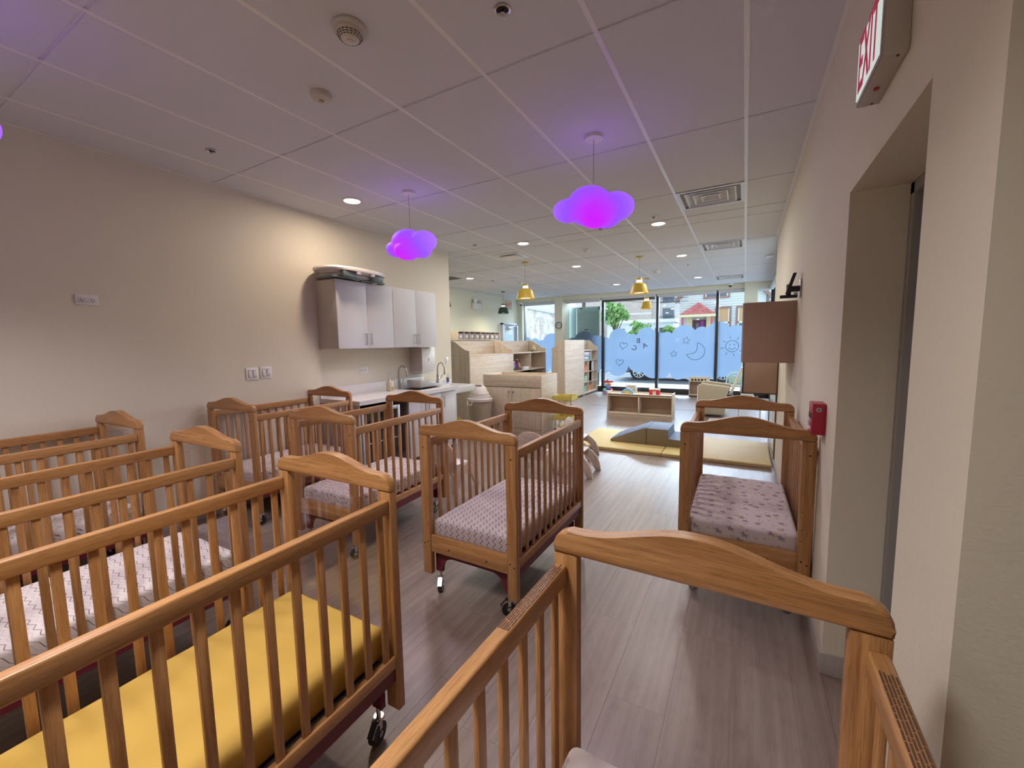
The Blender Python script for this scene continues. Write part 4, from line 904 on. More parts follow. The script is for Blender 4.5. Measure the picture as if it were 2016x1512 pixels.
unit('storage_unit', (-4.255, 9.62, 0), 1.42, 0.36, 'tall plywood unit right of clock column, plain back toward room', [], False, flip=True)
unit('shelf_unit', (-4.255, 11.045, 0), 1.22, 0.36, 'narrow open plywood shelf unit by windows holding coloured bins', [0.98, 0.67, 0.37], False, bottomdiv=2, zs_=1.27)
# low wall shelf with bins, back left
ls = thing('cubby_shelf', (XB, 8.45, 1.595), 'long low cubby shelf with bins on back left wall', 'shelf')
part('side_panel', B[2], ls, [(0, 0.30, 0, 0.02, 0, 0.235), (0, 0.30, 1.03, 1.05, 0, 0.235), (0, .30, 2.03, 2.05, 0, .235)], .001)
part('top', B[1], ls, [(0, 0.30, 0.02, 2.03, 0.215, 0.235)]); part('bottom', B[1], ls, [(0, 0.30, 0.02, 2.03, 0, 0.018)])
for k in range(8):
    y = 0.02+k*0.252+0.006
    if k % 4: part('divider', B[0], ls, [(0, 0.30, y-.008, y, 0.018, 0.215)])
LBIN = mat('lilac_grey_bin', (0.42, 0.38, 0.44), .5)
bin0 = None
for k in range(8):
    y = 8.45+0.02+k*0.252+0.03
    if bin0 is None:
        bin0 = thing('storage_bin', (XB+0.02, y, 1.613), 'small lilac grey bin, leftmost in the long cubby shelf', 'bin', 'bins in the back wall cubby shelf')
        bm = nb(); prism(bm, [(0.01, 0), (0.17, 0), (0.185, 0.15), (0, 0.15)], 'x', 0, 0.26, bev=.004); fin('tub', bm, LBIN, bin0)
        part('tag', WHITE, bin0, [(0.26, 0.263, 0.05, 0.14, 0.05, 0.11)]); part('rim', mat('bin_rim', (.3, .26, .3), .5), bin0, [(-.002, .264, -.003, .19, .143, .155)], .003)
    else: dup(bin0, (XB+0.02, y, 1.613), 0, 'small lilac grey bin, %s in the long cubby shelf' % ('', 'second from left', 'third from left', 'fourth from left', 'fourth from right', 'third from right', 'second from right', 'rightmost')[k])
# items on shelves
def bottle(x, y, z, h, r_, m_, lab, mcap=WHITE, grp=None):
    P = thing('bottle', (x, y, z), lab, 'bottle', grp)
    bm = nb(); lathe(bm, [(0.001, 0), (r_, 0), (r_, h*0.68), (r_*0.4, h*0.82), (r_*0.4, h*0.88), (0.001, h*0.88)], seg=18); fin('body', bm, m_, P)
    bm = nb(); cyl(bm, (0, 0, h*0.88), (0, 0, h), r_*0.45, seg=14); fin('cap', bm, mcap, P); return P
BX = -4.85
for k, (dy, h, m_, lab) in enumerate([(0.06, .27, GREENL, 'dark green bottle, leftmost on open shelf behind changing table'), (0.17, .22, NAVY, 'dark bottle second from left on open shelf'), (0.28, .27, WHITE, 'tall white spray bottle on open shelf behind changing table'),
        (0.38, .20, mat('blue_bottle', (.12, .15, .45), .4), 'blue bottle right of white spray bottle'), (0.50, .27, mat('maroon_bottle', (.25, .05, .09), .4), 'maroon bottle, rightmost tall one on open shelf'), (0.59, .15, mat('peach_bottle', (.7, .42, .32), .5), 'short peach bottle at right end of bottle row')]):
    bottle(BX, 8.36+dy, 0.90, h*0.8, 0.042, m_, lab)
part('platform', mat('brown_box', (.10, .05, .05), .6), thing('storage_box', (BX, 8.36, .851), 'low dark box the bottles stand on', 'box'), [(-.12, .12, .0, .66, 0, .047)], .003)
part('body', mat('white_card', (.68, .66, .70), .7), thing('tissue_box', (-4.72, 9.02, .851), 'small white box right of bottles, at front of open shelf', 'box'), [(-.05, .05, -.14, .14, 0, .075)], .004)
# toy figure with round head lower shelf
tf = thing('toy_owl', (-4.80, 9.50, 0.451), 'small tan toy with round head and dark eyes on lower open shelf', 'toy')
bm = nb(); r = bmesh.ops.create_uvsphere(bm, u_segments=20, v_segments=14, radius=0.11)
for v in bm.verts: v.co.z = v.co.z*1.3+0.17
fin('body', bm, mat('tan_toy', (.62, .40, .28), .7), tf)
bm = nb()
for s in (-1, 1): cyl(bm, (0.10, s*.04, .24), (0.108, s*.04, .24), .018, seg=14)
fin('eyes', bm, HOLE, tf)
# cream toy on top of that unit
tt = thing('ornament', (-4.85, 9.80, 1.271), 'small cream and green ornament on top of open shelf unit', 'ornament')
part('base', mat('olive_base', (.25, .22, .10), .6), tt, [(-.06, .06, -.10, .10, 0, .05)], .008)
bm = nb(); lathe(bm, [(.001, .05), (.05, .05), (.055, .09), (.03, .12), (.035, .16), (.001, .17)], seg=18); fin('figure', bm, mat('cream_fig', (.70, .62, .44), .6), tt)
# bins in the right unit (front x = -3.895)
FX = -3.90
def tub(x, y, z, w_, d_, h, m_, lab):
    P = thing('storage_bin', (x, y, z), lab, 'bin')
    bm = nb(); zt = h
    for (s0, za, s1, zb_) in ((0.86, 0, 1.0, zt),):
        A = [bm.verts.new((sx*d_/2*s0, sy*w_/2*s0, za)) for sx, sy in ((-1, -1), (1, -1), (1, 1), (-1, 1))]; Bv = [bm.verts.new((sx*d_/2*s1, sy*w_/2*s1, zb_)) for sx, sy in ((-1, -1), (1, -1), (1, 1), (-1, 1))]
        C_ = [bm.verts.new((sx*d_/2*s1*.93, sy*w_/2*s1*.93, zb_)) for sx, sy in ((-1, -1), (1, -1), (1, 1), (-1, 1))]; D_ = [bm.verts.new((sx*d_/2*s0*.9, sy*w_/2*s0*.9, 0.01)) for sx, sy in ((-1, -1), (1, -1), (1, 1), (-1, 1))]
        for P1, P2 in ((A, Bv), (Bv, C_), (C_, D_)):
            for k in range(4): bm.faces.new((P1[k], P1[(k+1) % 4], P2[(k+1) % 4], P2[k]))
        bm.faces.new(A[::-1]); bm.faces.new(D_)
    fin('tub', bm, m_, P)
    bm = nb(); a, b2 = d_/2+.004, w_/2+.01; tube(bm, [(-a, -b2, h), (a, -b2, h), (a, b2, h), (-a, b2, h)], .008, 8, closed=True); fin('rim', bm, m_, P); return P
tub(FX-.12, 11.22, 0.671, .20, .24, .15, ORANGE, 'orange bin, upper one, in window side shelf unit')
tub(FX-.12, 11.24, 0.371, .20, .22, .16, MINT, 'mint bin on third row of window side shelf unit')
tub(FX-.12, 11.18, 0.091, .18, .24, .16, TEAL, 'teal bin at bottom left of window side shelf unit')
tub(FX-.12, 11.60, 0.091, .20, .24, .15, ORANGE, 'orange bin, lower one, in window side shelf unit')
tub(FX-.12, 11.83, 0.671, .20, .22, .25, CLEARW, 'tall translucent bin right of upper orange bin')
part('dark_lump', HOLE, thing('toy_block', (FX-.06, 11.10, .371), 'small dark toy in front of mint bin', 'toy'), [(-.04, .04, -.03, .03, 0, .035)], .01)
sh_ = thing('toy_shoe', (FX-.10, 11.86, .371), 'small pinkish toy shoe on third row of window side shelf', 'toy')
bm = nb(); prism(bm, [(-.12, 0), (.12, 0), (.12, .03), (.02, .07), (-.04, .14), (-.11, .12)], 'x', -.05, .05, bev=.012); fin('upper', bm, mat('pinkish', (.7, .55, .5), .7), sh_)
part('sole', HOLE, sh_, [(-.055, .055, -.125, .125, -.0, .012)])
for k, (zz, ww, lab) in enumerate(((0.981, .40, 'lower rolled patterned blanket on top row of shelf'), (1.085, .44, 'upper folded patterned blanket on top row of shelf'))):
    bl = thing('blanket', (FX-.14, 11.30, zz), lab, 'blanket')
    bm = nb(); bx(bm, -.13, .13, -.20, ww-.18, 0, .10 if k == 0 else .14, bev=.045, seg=4)
    fin('fold', bm, BLUEW, bl)
bl = thing('blanket', (FX-.12, 11.70, .981), 'teal rolled cloth beside the patterned blankets', 'blanket')
bm = nb(); bx(bm, -.1, .1, -.10, .10, 0, .14, bev=.045, seg=4); fin('roll', bm, mat('teal_cloth', (.10, .45, .52), .8), bl)

# changing table
chg = thing('changing_table', (-3.98, 6.03, 0), 'plywood changing table with tray top and two cupboard doors', 'changing table')
W_, D_ = 1.13, 0.64
part('front_rail', B[0], chg, [(0.018, W_-0.018, 0.0, 0.018, 0.762, 0.965)], .002)
part('side_panel', B[1], chg, [(0, 0.018, 0, D_, 0, 0.965), (W_-0.018, W_, 0, D_, 0, 0.965)], .002)
part('back_panel', B[0], chg, [(0.018, W_-0.018, D_-0.018, D_, 0, 0.965)], .002)
part('tray', B[0], chg, [(0.018, W_-0.018, 0.018, D_-0.018, 0.80, 0.818)])
part('plinth', B[0], chg, [(0.018, W_-0.018, 0.01, 0.03, 0, 0.06)])
for s in (0, 1):
    a = 0.02+s*(W_-0.04)/2; d_ = part('door', B[2], chg, [(a+.002, a+(W_-0.04)/2-.002, 0.0, 0.018, 0.065, 0.752)], .002)
    bm = nb(); xk = W_/2+(-0.04 if s == 0 else 0.04); cyl(bm, (xk, 0, 0.68), (xk, -0.015, 0.68), 0.007, seg=12); cyl(bm, (xk, -.012, .68), (xk, -.028, .68), .016, .014, seg=18); fin('knob', bm, STEEL, d_)
    d_['label'] = 'cupboard door, %s one of the two' % ('left' if s == 0 else 'right')
# diaper pail
pl = thing('diaper_pail', (-3.90, 5.80, 0), 'greige diaper pail with white domed lid beside changing table', 'trash can')
bm = nb(); lathe(bm, [(0.001, 0), (0.15, 0), (0.19, 0.46), (0.001, 0.46)], seg=32)
for v in bm.verts: v.co.y *= 0.8
fin('bucket', bm, PAIL, pl)
bm = nb(); lathe(bm, [(0.001, .455), (0.20, .455), (.205, .49), (.175, .50), (.17, .535), (.001, .54)], seg=32)
for v in bm.verts: v.co.y *= 0.82
fin('lid', bm, LIDW, pl)
bm = nb(); lathe(bm, [(0.13, .53), (.14, .56), (.125, .62), (.10, .66), (.07, .68), (.001, .685)], seg=28)
for v in bm.verts: v.co.x -= 0.02*(v.co.z > .6)
fin('dome', bm, LIDW, pl)
bm = nb(); r = bmesh.ops.create_uvsphere(bm, u_segments=20, v_segments=10, radius=1)
for v in bm.verts: v.co = Vector((v.co.x*.06, v.co.y*.045-0.035, v.co.z*.012+.678))
fin('opening', bm, NAVY, pl)
bm = nb(); tube(bm, [(-.12, -.155, .46), (-.11, -.175, .41), (-.04, -.175, .41), (-.03, -.155, .46)], .009, 8); fin('handle', bm, LIDW, pl)
pl.scale = (1.13, 1.13, 1.17)
# yellow wet floor sign / caddy near sink
yf = thing('floor_sign', (-4.05, 5.28, 0), 'yellow folded floor sign with handle slot below wall sink', 'sign')
for s in (-1, 1):
    bm = nb(); prism(bm, [(-.12, 0), (.12, 0), (.10, .27), (.07, .32), (-.07, .32), (-.10, .27)], 'y', s*.03-.008, s*.03+.008, bev=.004); fin('board', bm, YEL, yf)
part('handle_slot', HOLE, yf, [(-.045, .045, -.0395, -.0375, .245, .275)], .001)
# yellow cart
ca = thing('utility_cart', (-2.60, 6.42, 0), 'olive yellow wire cart with trays beside changing table', 'cart')
for sx in (-1, 1):
    bm = nb()
    tube(bm, [(sx*.05, -.14, .10), (sx*.05, -.14, .62), (sx*.05, -.14, .64)], .009, 8); tube(bm, [(sx*.05, .14, .10), (sx*.05, .14, .62)], .009, 8); fin('frame_tube', bm, YCART, ca)
for z in (0.54, 0.21, ):
    bm = nb(); w2, d2_ = .17, .15
    bx(bm, -w2, w2, -d2_, d2_, z, z+.004); bx(bm, -w2, w2, -d2_, -d2_+.004, z, z+.075); bx(bm, -w2, w2, d2_-.004, d2_, z, z+.075); bx(bm, -w2, -w2+.004, -d2_, d2_, z, z+.075); bx(bm, w2-.004, w2, -d2_, d2_, z, z+.075)
    fin('tray', bm, YCART, ca)
for sx in (-1, 1):
    for sy in (-1, 1):
        bm = nb(); cyl(bm, (sx*.13-.01, sy*.12, .03), (sx*.13+.01, sy*.12, .03), .03, seg=16); cyl(bm, (sx*.13, sy*.12, .03), (sx*.13, sy*.12, .21), .005, seg=8); fin('caster', bm, BLACK, ca)
part('base', YCART, ca, [(-.15, .15, -.14, .14, .10, .106)])

# low open shelf in mid room
lo = thing('low_shelf', (-2.41, 8.2, 0), 'low two-compartment plywood shelf in middle of far room', 'shelf')
Wl, Hl, Dl = 1.26, 0.475, 0.33
part('side_panel', B[2], lo, [(0, 0.018, 0, Dl, 0, Hl+.015), (Wl-.018, Wl, 0, Dl, 0, Hl+.015)], .004)
part('top', B[0], lo, [(.018, Wl-.018, 0, Dl, Hl-.045, Hl-.027)], .002); part('top_lip', B[0], lo, [(.018, Wl-.018, 0, .015, Hl-.065, Hl-.01), (.018, Wl-.018, Dl-.015, Dl, Hl-.027, Hl+.0)], .002)
part('bottom', B[0], lo, [(.018, Wl-.018, 0, Dl, .055, .073)], .002); part('plinth', B[0], lo, [(.018, Wl-.018, .01, .028, 0.0, .055)], .002)
part('divider', B[2], lo, [(Wl/2-.009, Wl/2+.009, 0, Dl-.01, .073, Hl-.045)], .001)
part('back_panel', mat('brown_hardboard', (.52, .38, .28), .6), lo, [(.018, Wl-.018, Dl-.012, Dl-.002, .055, Hl-.045)])
zt = Hl-.027
rbw = thing('rainbow_toy', (-2.03, 8.33, zt), 'wooden arched rainbow toy on the low shelf', 'toy')
for k, r_ in enumerate((0.115, 0.095, 0.075, 0.055, 0.035)):
    bm = nb(); o_ = [(r_*math.cos(a), r_*math.sin(a)) for a in [q*PI/16 for q in range(17)]]; i_ = [((r_-.0185)*math.cos(a), (r_-.0185)*math.sin(a)) for a in [q*PI/16 for q in range(16, -1, -1)]]
    prism(bm, o_+i_, 'y', -.02, .02); fin('arch', bm, RB[k], rbw)
th_ = thing('toy_house', (-1.50, 8.33, zt), 'red toy barn with white door on the low shelf', 'toy')
part('walls', REDT, th_, [(-.095, .095, -.05, .05, 0, .10)], .003); part('roof', WHITE, th_, [(-.10, .10, -.055, .055, .10, .125)], .004)
part('door', WHITE, th_, [(-.03, .03, -.053, -.049, 0, .075)]); bm = nb(); cyl(bm, (0, -.055, .05), (0, -.052, .05), .008, seg=12); fin('door_knob', bm, HOLE, th_)
# toys near window
tw_ = thing('toy_tower', (-3.42, 11.75, 0), 'colourful stacked activity toy on floor by window frame', 'toy')
bm = nb(); lathe(bm, [(.001, 0), (.14, 0), (.13, .08), (.001, .09)], seg=20); fin('base', bm, mat('lilac_toy', (.45, .3, .55), .5), tw_)
for (x, y, z, r_, m_) in ((-.09, -.04, .10, .06, TEAL), (.09, -.02, .11, .055, PINK), (0, 0, .20, .075, RB[0]), (.05, -.03, .27, .05, RB[4]), (-.05, .0, .28, .05, WHITE)):
    bm = nb(); bmesh.ops.create_uvsphere(bm, u_segments=16, v_segments=10, radius=r_)
    for v in bm.verts: v.co += Vector((x, y, z))
    fin('ball', bm, m_, tw_)
part('crossbar', REDT, tw_, [(-.14, .14, -.03, .03, .32, .37)], .01); bm = nb(); cyl(bm, (0, 0, .1), (0, 0, .34), .014, seg=10); cyl(bm, (-.03, 0, .37), (.0, 0, .43), .03, .01, seg=12); fin('pole', bm, mat('grey_toy', (.3, .35, .33), .5), tw_)
wbx = thing('wooden_crate', (-2.78, 11.9, 0), 'small pale wooden crate on floor by window', 'crate')
part('side', B[2], wbx, [(-.13, -.115, -.14, .14, 0, .27), (.115, .13, -.14, .14, 0, .24)], .002); part('board', B[0], wbx, [(-.115, .115, -.14, -.125, .0, .20), (-.115, .115, .125, .14, .0, .24), (-.115, .115, -.125, .125, .02, .035)], .002)
# toy stove
st = thing('toy_stove', (-1.03, 11.93, 0), 'wooden toy stove with five dark knobs by window', 'toy stove')
part('side_panel', B[2], st, [(-.24, -.225, 0, .30, 0, .53), (.225, .24, 0, .30, 0, .53)], .004); part('top', B[0], st, [(-.225, .225, 0, .30, .51, .525)], .002)
part('back_panel', mat('brown_hardboard', (.36, .25, .17)), st, [(-.225, .225, .285, .298, .03, .51)]); part('shelf', B[0], st, [(-.225, .225, 0, .285, .03, .05)], .002)
bm = nb(); ptz = [(-.225, .51), (.225, .51), (.225, .40)]+[(.225-.45*(k+.5)/9, .40+(.012 if k % 2 else -.006)) for k in range(9)]+[(-.225, .40)]; prism(bm, ptz, 'y', -.002, .012); fin('control_panel', bm, mat('cream_panel', (.72, .62, .45), .5), st)
for k in range(5):
    bm = nb(); cyl(bm, (-.16+k*.08, -.002, .455), (-.16+k*.08, -.022, .455), .026, seg=18); fin('knob', bm, BLACK, st)
pp = thing('toy_cup', (-0.93, 12.05, .05), 'red toy cup inside the wooden toy stove', 'toy')
bm = nb(); lathe(bm, [(.001, 0), (.05, 0), (.065, .19), (.058, .19), (.045, .01), (.001, .01)], seg=20); fin('cup', bm, PINK, pp)

# floor mat and foam climber
mt = thing('floor_mat', (-2.12, 5.50, 0), 'large pale yellow vinyl floor mat under the foam climber', 'floor mat')
bm = nb()
for (a, b_) in ((0.0, 1.22), (1.225, 2.44)): bx(bm, a, b_, 0, 1.22, 0.0, 0.05, bev=.012, seg=3)
fin('pad', bm, MATY, mt)
bm = nb()
for (a, b_) in ((0.01, 1.21), (1.235, 2.43)): tube(bm, [(a, -.001, .028), (b_, -.001, .028)], .003, 6)
fin('seam_piping', bm, mat('brown_piping', (.30, .20, .08), .6), mt)
rp = thing('foam_ramp', (-1.665, 5.86, 0.05), 'slate blue and taupe foam wedge ramp on yellow mat', 'foam block')
def foam(P, pts, x0, topfaces):
    bm = nb(); prism(bm, pts, 'y', 0, 0.55, bev=.006)
    bmesh.ops.recalc_face_normals(bm, faces=bm.faces)
    for f in bm.faces:
        if abs(f.normal.y) < 0.5 and (f.normal.z > 0.1 or (topfaces and f.normal.x > .5 and f.calc_center_median().z > .12)): f.material_index = 1
    return fin('cover', bm, [TAUPE, SLATE], P)
foam(rp, [(0, 0), (0.505, 0), (0.505, 0.235), (0.47, .235), (0, 0.035)], 0, False)
fs_ = thing('foam_step', (-1.155, 5.86, 0.05), 'slate blue and taupe two-step foam block beside the ramp', 'foam block')
foam(fs_, [(0, 0), (0.56, 0), (0.56, 0.105), (0.285, 0.105), (0.285, 0.235), (0, 0.235)], 0, True)
# floor tape lines
ft = thing('floor_tape', (0, 0, 0.0), 'thin dark tape line on floor left of the low shelf', 'tape'); part('strip', mat('dark_tape', (.06, .07, .12), .5), ft, [(-3.15, -2.55, 9.44, 9.47, 0.0002, 0.0015)])
ft = thing('floor_tape', (0, 0, 0.0), 'thin dark tape line on floor right of the low shelf', 'tape'); part('strip', mat('dark_tape', (.06, .07, .12)), ft, [(-1.3, -0.75, 9.50, 9.53, 0.0002, 0.0015)])

# armchair (glider) facing left
ac = thing('armchair', (-0.50, 9.1, 0), 'khaki armchair with wooden reclined back near the toy stove', 'armchair')
for k, y in enumerate((-.28, .34)):
    bm = nb(); prism(bm, [(-.27, .05), (.22, .05), (.22, .50), (.30, .56), (.27, .60), (-.20, .655), (-.27, .62)], 'y', y, y+.14, bev=.025); fin('arm', bm, KHAKI, ac)
part('side_panel', mat('cream_side', (.70, .66, .60), .6), ac, [(-.285, -.268, -.27, -.15, .03, .60)], .004)
part('seat', KHAKI, ac, [(-.26, .22, -.14, .34, .28, .42)], .03, 3); part('base', BW[1], ac, [(-.24, .22, -.24, .44, .04, .10), (-.2, -.14, -.2, .4, 0, .04), (.14, .2, -.2, .4, 0, .04)], .004)
bm = nb(); prism(bm, [(.20, .25), (.25, .25), (.50, .95), (.46, .97)], 'y', -.10, .32, bev=.008); fin('backrest', bm, BW[2], ac)
part('cushion_bag', mat('dark_bag', (.05, .035, .04), .7), ac, [(.24, .34, -.26, -.12, .32, .46)], .02)
mc = thing('play_chair', (-0.20, 11.2, 0), 'mint framed play chair behind the armchair', 'chair')
bm = nb(); tube(bm, [(-.22, 0, 0), (-.14, 0, .62), (-.06, 0, .70), (.22, 0, .70), (.22, 0, 0)], .016, 10); fin('frame', bm, mat('pale_mint_frame', (.55, .70, .68), .4), mc); bm = nb(); tube(bm, [(-.22, .4, 0), (-.14, .4, .62), (-.06, .4, .70), (.22, .4, .70), (.22, .4, 0)], .016, 10); fin('frame', bm, mat('pale_mint_frame', (.55, .70, .68), .4), mc)
part('seat', mat('mint_seat', (.45, .62, .52), .6), mc, [(-.17, .2, .01, .39, .36, .40)], .01); part('backrest', mat('mint_seat', (.45, .62, .52)), mc, [(-.12, .2, .18, .21, .44, .62)], .01)
# slatted toy near wall end
xl = thing('slatted_toy', (-0.04, 7.55, 0), 'striped slatted wooden toy frame below the lower brown cabinet', 'toy')
for k in range(6): part('slat', mat(('cream_slat', 'dark_slat')[k % 2], ((.70, .66, .58), (.12, .10, .10))[k % 2], .6), xl, [(k*.045, k*.045+.03, 0, .04, .42, .60)], .003)
part('rail', BW[0], xl, [(-.02, .30, -.01, .05, .38, .42), (-.02, .0, -.01, .05, 0, .38), (.28, .30, -.01, .05, 0, .38)], .003)
rg_ = thing('play_rug', (-0.55, 7.75, 0.0), 'pale striped rug seen beyond the right wall crib', 'rug')
RUG = mat('pale_rug', (.62, .56, .52), .95); noisemix(RUG, (.45, .36, .33), (.75, .72, .68), (2, 9, 1), 1.0, 2, .45, .55)
part('pile', RUG, rg_, [(0, .85, 0, 0.95, 0.0005, .008)], .002)

# toddler chairs
def make_tchair():
    T = thing('toddler_chair', (0, 0, 0), 'x', 'chair', 'bentwood toddler chairs')
    # faces +x. side panels in x-z
    for sy in (-1, 1):
        pts = []
        for k in range(11):
            a = PI*0.98-k*(PI*0.96)/10; pts.append((0.20*math.cos(a), 0.02+0.24*math.sin(a)))
        pts = [(-.205, 0)]+pts+[(.205, 0), (.145, 0)]
        for k in range(9):
            a = 0.12+k*(PI-0.24)/8; pts.append((0.115*math.cos(a), 0.02+0.155*math.sin(a)))
        pts += [(-.145, 0)]
        bm = nb(); prism(bm, pts, 'y', sy*.165-.008, sy*.165+.008, bev=.003); fin('side_panel', bm, BW[2], T)
    part('seat', mat('white_laminate_top', (.72, .69, .74), .3), T, [(-.15, .07, -.157, .157, .255, .273)], .006)
    bm = nb(); a_ = [(-.155, .20), (.155, .20), (.155, .42)]+[(.155*math.cos(q*PI/10), .42+.09*math.sin(q*PI/10)) for q in range(1, 10)]+[(-.155, .42)]
    prism(bm, a_, 'x', -.175, -.16, bev=.003); fin('backrest', bm, BW[1], T)
    bm = nb(); prism(bm, [(.05*math.cos(q*PI/8)+(.02 if q < 5 or q > 12 else -.02), .445+.016*math.sin(q*PI/8)) for q in range(16)], 'x', -.1765, -.1585); fin('handle_slot', bm, mat('pale_slot', (.60, .55, .54), .6), T)
    return T
t0_ = make_tchair(); t0_.location = (-2.65, 3.42, 0); t0_.rotation_euler = (0, 0, 1.45); t0_['label'] = 'wooden toddler chair with white seat seen between the two middle cribs'
dup(t0_, (-2.07, 4.20, 0), 1.65, 'wooden toddler chair with handle slot behind the chevron crib')
dup(t0_, (-1.615, 4.42, 0), 0.03, 'wooden toddler chair sticking out right of chevron crib, nearer one')
dup(t0_, (-1.84, 5.08, 0), 0.03, 'wooden toddler chair sticking out right of chevron crib, farther one')

# ================================================================== WINDOW FILM
CIRC = {2: [(-3.72, 1.42, .22), (-3.30, 1.60, .29), (-2.90, 1.52, .20), (-2.50, 1.62, .28), (-2.2, 1.5, .22)],
        3: [(-2.2, 1.5, .26), (-1.93, 1.50, .25), (-1.48, 1.60, .33), (-1.03, 1.66, .21), (-.62, 1.68, .31)],
        4: [(-.62, 1.68, .31), (-.20, 1.58, .30), (.2, 1.5, .34), (.5, 1.5, .3)],
        0: [(-6.45, 1.40, .3), (-6.1, 1.45, .2), (-5.82, 1.40, .2), (-5.5, 1.5, .3), (-5.2, 1.38, .2)],
        1: [(-4.75, 1.45, .2), (-4.4, 1.52, .32), (-4.0, 1.45, .25), (-3.78, 1.5, .2)]}
BOT = {2: [(-3.72, .85, .30), (-3.33, .78, .32), (-2.72, .88, .30), (-2.3, .76, .34)], 3: [(-2.10, .72, .30), (-1.62, .62, .22), (-1.20, .66, .30), (-.72, .80, .34)], 4: [(-.55, .8, .3), (-.22, .78, .34), (.3, .8, .34)],
       0: [(-6.3, .8, .3), (-5.8, .8, .3), (-5.3, .8, .3)], 1: [(-4.6, .8, .3), (-4.1, .8, .3)]}
flab = ['frosted cloud window film on leftmost pane left of the clock', 'frosted cloud window film behind the tall storage units', 'frosted cloud window film with hearts and letters', 'frosted cloud window film with moon and two stars', 'frosted cloud window film with smiling sun']
films = {}
for i, (a, b_) in enumerate(MUL):
    A0, A1 = a+.036, b_-.036; N = 150; bm = nb(); top = []; bot = []
    for k in range(N+1):
        x = A0+(A1-A0)*k/N
        zt_ = max([1.42]+[cz+math.sqrt(r_*r_-(x-cx_)**2) for cx_, cz, r_ in CIRC[i] if abs(x-cx_) < r_])
        zb_ = min([.86]+[cz-math.sqrt(r_*r_-(x-cx_)**2) for cx_, cz, r_ in BOT[i] if abs(x-cx_) < r_])
        top.append((x, zt_)); bot.append((x, zb_))
    vt = [bm.verts.new((x, 0, z)) for x, z in top]; vb = [bm.verts.new((x, 0, z)) for x, z in bot]
    for k in range(N): bm.faces.new((vb[k], vb[k+1], vt[k+1], vt[k]))
    F = thing('window_film', (0, YW+.024, 0), flab[i], 'window film'); fin('film', bm, FILM, F, smooth=False); films[i] = F
def linedraw(F, name, pts, closed=True, r_=.007):
    bm = nb(); tube(bm, [(x, -.004, z) for x, z in pts], r_, 6, closed=closed); return fin(name, bm, FILMLINE, F)
def heart(cx_, cz, s, rot):
    out = []
    for k in range(28):
        t_ = 2*PI*k/28; x = 16*math.sin(t_)**3/16; z = (13*math.cos(t_)-5*math.cos(2*t_)-2*math.cos(3*t_)-math.cos(4*t_))/16
        out.append((cx_+s*(x*math.cos(rot)-z*math.sin(rot)), cz+s*(x*math.sin(rot)+z*math.cos(rot))))
    return out
linedraw(films[2], 'heart_outline', heart(-3.16, 1.38, .115, -.2)); linedraw(films[2], 'heart_outline', heart(-3.27, .88, .11, -.1))
def star(cx_, cz, R_, rot): return [(cx_+(R_ if k % 2 == 0 else R_*.48)*math.sin(rot+k*PI/5), cz+(R_ if k % 2 == 0 else R_*.48)*math.cos(rot+k*PI/5)) for k in range(10)]
linedraw(films[3], 'star_outline', star(-1.42, 1.50, .105, .2)); linedraw(films[3], 'star_outline', star(-1.74, 1.13, .10, -.1))
ps = []
for k in range(20): a = RAD(105)-k*RAD(235)/19; ps.append((-1.17+.23*math.cos(a), 1.22+.24*math.sin(a)))
for k in range(1, 14): a = RAD(-120)+k*RAD(185)/14; ps.append((-1.38+.25*math.cos(a)*.95+.0, 1.36+.27*math.sin(a)*.95-.04))
ps = []
for k in range(22): a = RAD(80)-k*RAD(240)/21; ps.append((-1.18+.235*math.cos(a), 1.20+.235*math.sin(a)))
x0_, z0_ = ps[-1]; x1_, z1_ = ps[0]
for k in range(1, 12):
    u = k/12; mxp, mzp = x0_+(x1_-x0_)*u, z0_+(z1_-z0_)*u; bul = .13*math.sin(PI*u)
    dx_, dz_ = (x1_-x0_), (z1_-z0_); L_ = math.hypot(dx_, dz_); ps.append((mxp+dz_/L_*bul, mzp-dx_/L_*bul))
linedraw(films[3], 'moon_outline', ps)
sx_, sz_ = -.29, 1.33
linedraw(films[4], 'sun_circle', [(sx_+.15*math.cos(k*PI/14), sz_+.15*math.sin(k*PI/14)) for k in range(28)])
for k in range(8):
    a = k*PI/4+.2; linedraw(films[4], 'sun_ray', [(sx_+.20*math.cos(a), sz_+.20*math.sin(a)), (sx_+.27*math.cos(a), sz_+.27*math.sin(a))], False)
linedraw(films[4], 'sun_smile', [(sx_+.08*math.cos(a), sz_-.01+.07*math.sin(a)) for a in [PI+.3+k*(PI-.6)/8 for k in range(9)]], False)
linedraw(films[4], 'sun_eye', heart(sx_-.05, sz_+.04, .018, 0), r_=.004); linedraw(films[4], 'sun_eye', heart(sx_+.05, sz_+.045, .018, 0), r_=.004)
for ch, x, z, rot in (('C', -2.84, 1.30, .5), ('B', -2.72, 1.51, -.15), ('A', -2.54, 1.37, -.5)):
    o = textobj('letter_print', ch, .20, (x, -.006, z), (-math.cos(rot), 0, math.sin(rot)), (math.sin(rot), 0, math.cos(rot)), FILMLINE, films[2], .001)

# ================================================================== OUTDOORS
bm = nb(); bx(bm, -40, 30, 12.62, 15.6, -.16, -.05); struct('sidewalk', bm, PAVE)
bm = nb(); bx(bm, -40, 30, 15.6, 22.3, -.22, -.16); struct('street', bm, ROAD)
bm = nb(); bx(bm, -60, 40, 22.3, 80, -.22, -.10); struct('far_ground', bm, mat('far_paving', (.5, .52, .5), .9))
bm = nb()
for z_, y_ in ((0, 15.72), (0, 21.9)): bx(bm, -40, 30, y_, y_+.12, -.1599, -.157)
tag(fin('road_line', bm, mat('white_road_paint', (.75, .78, .8), .8)), None, None, None, 'structure')
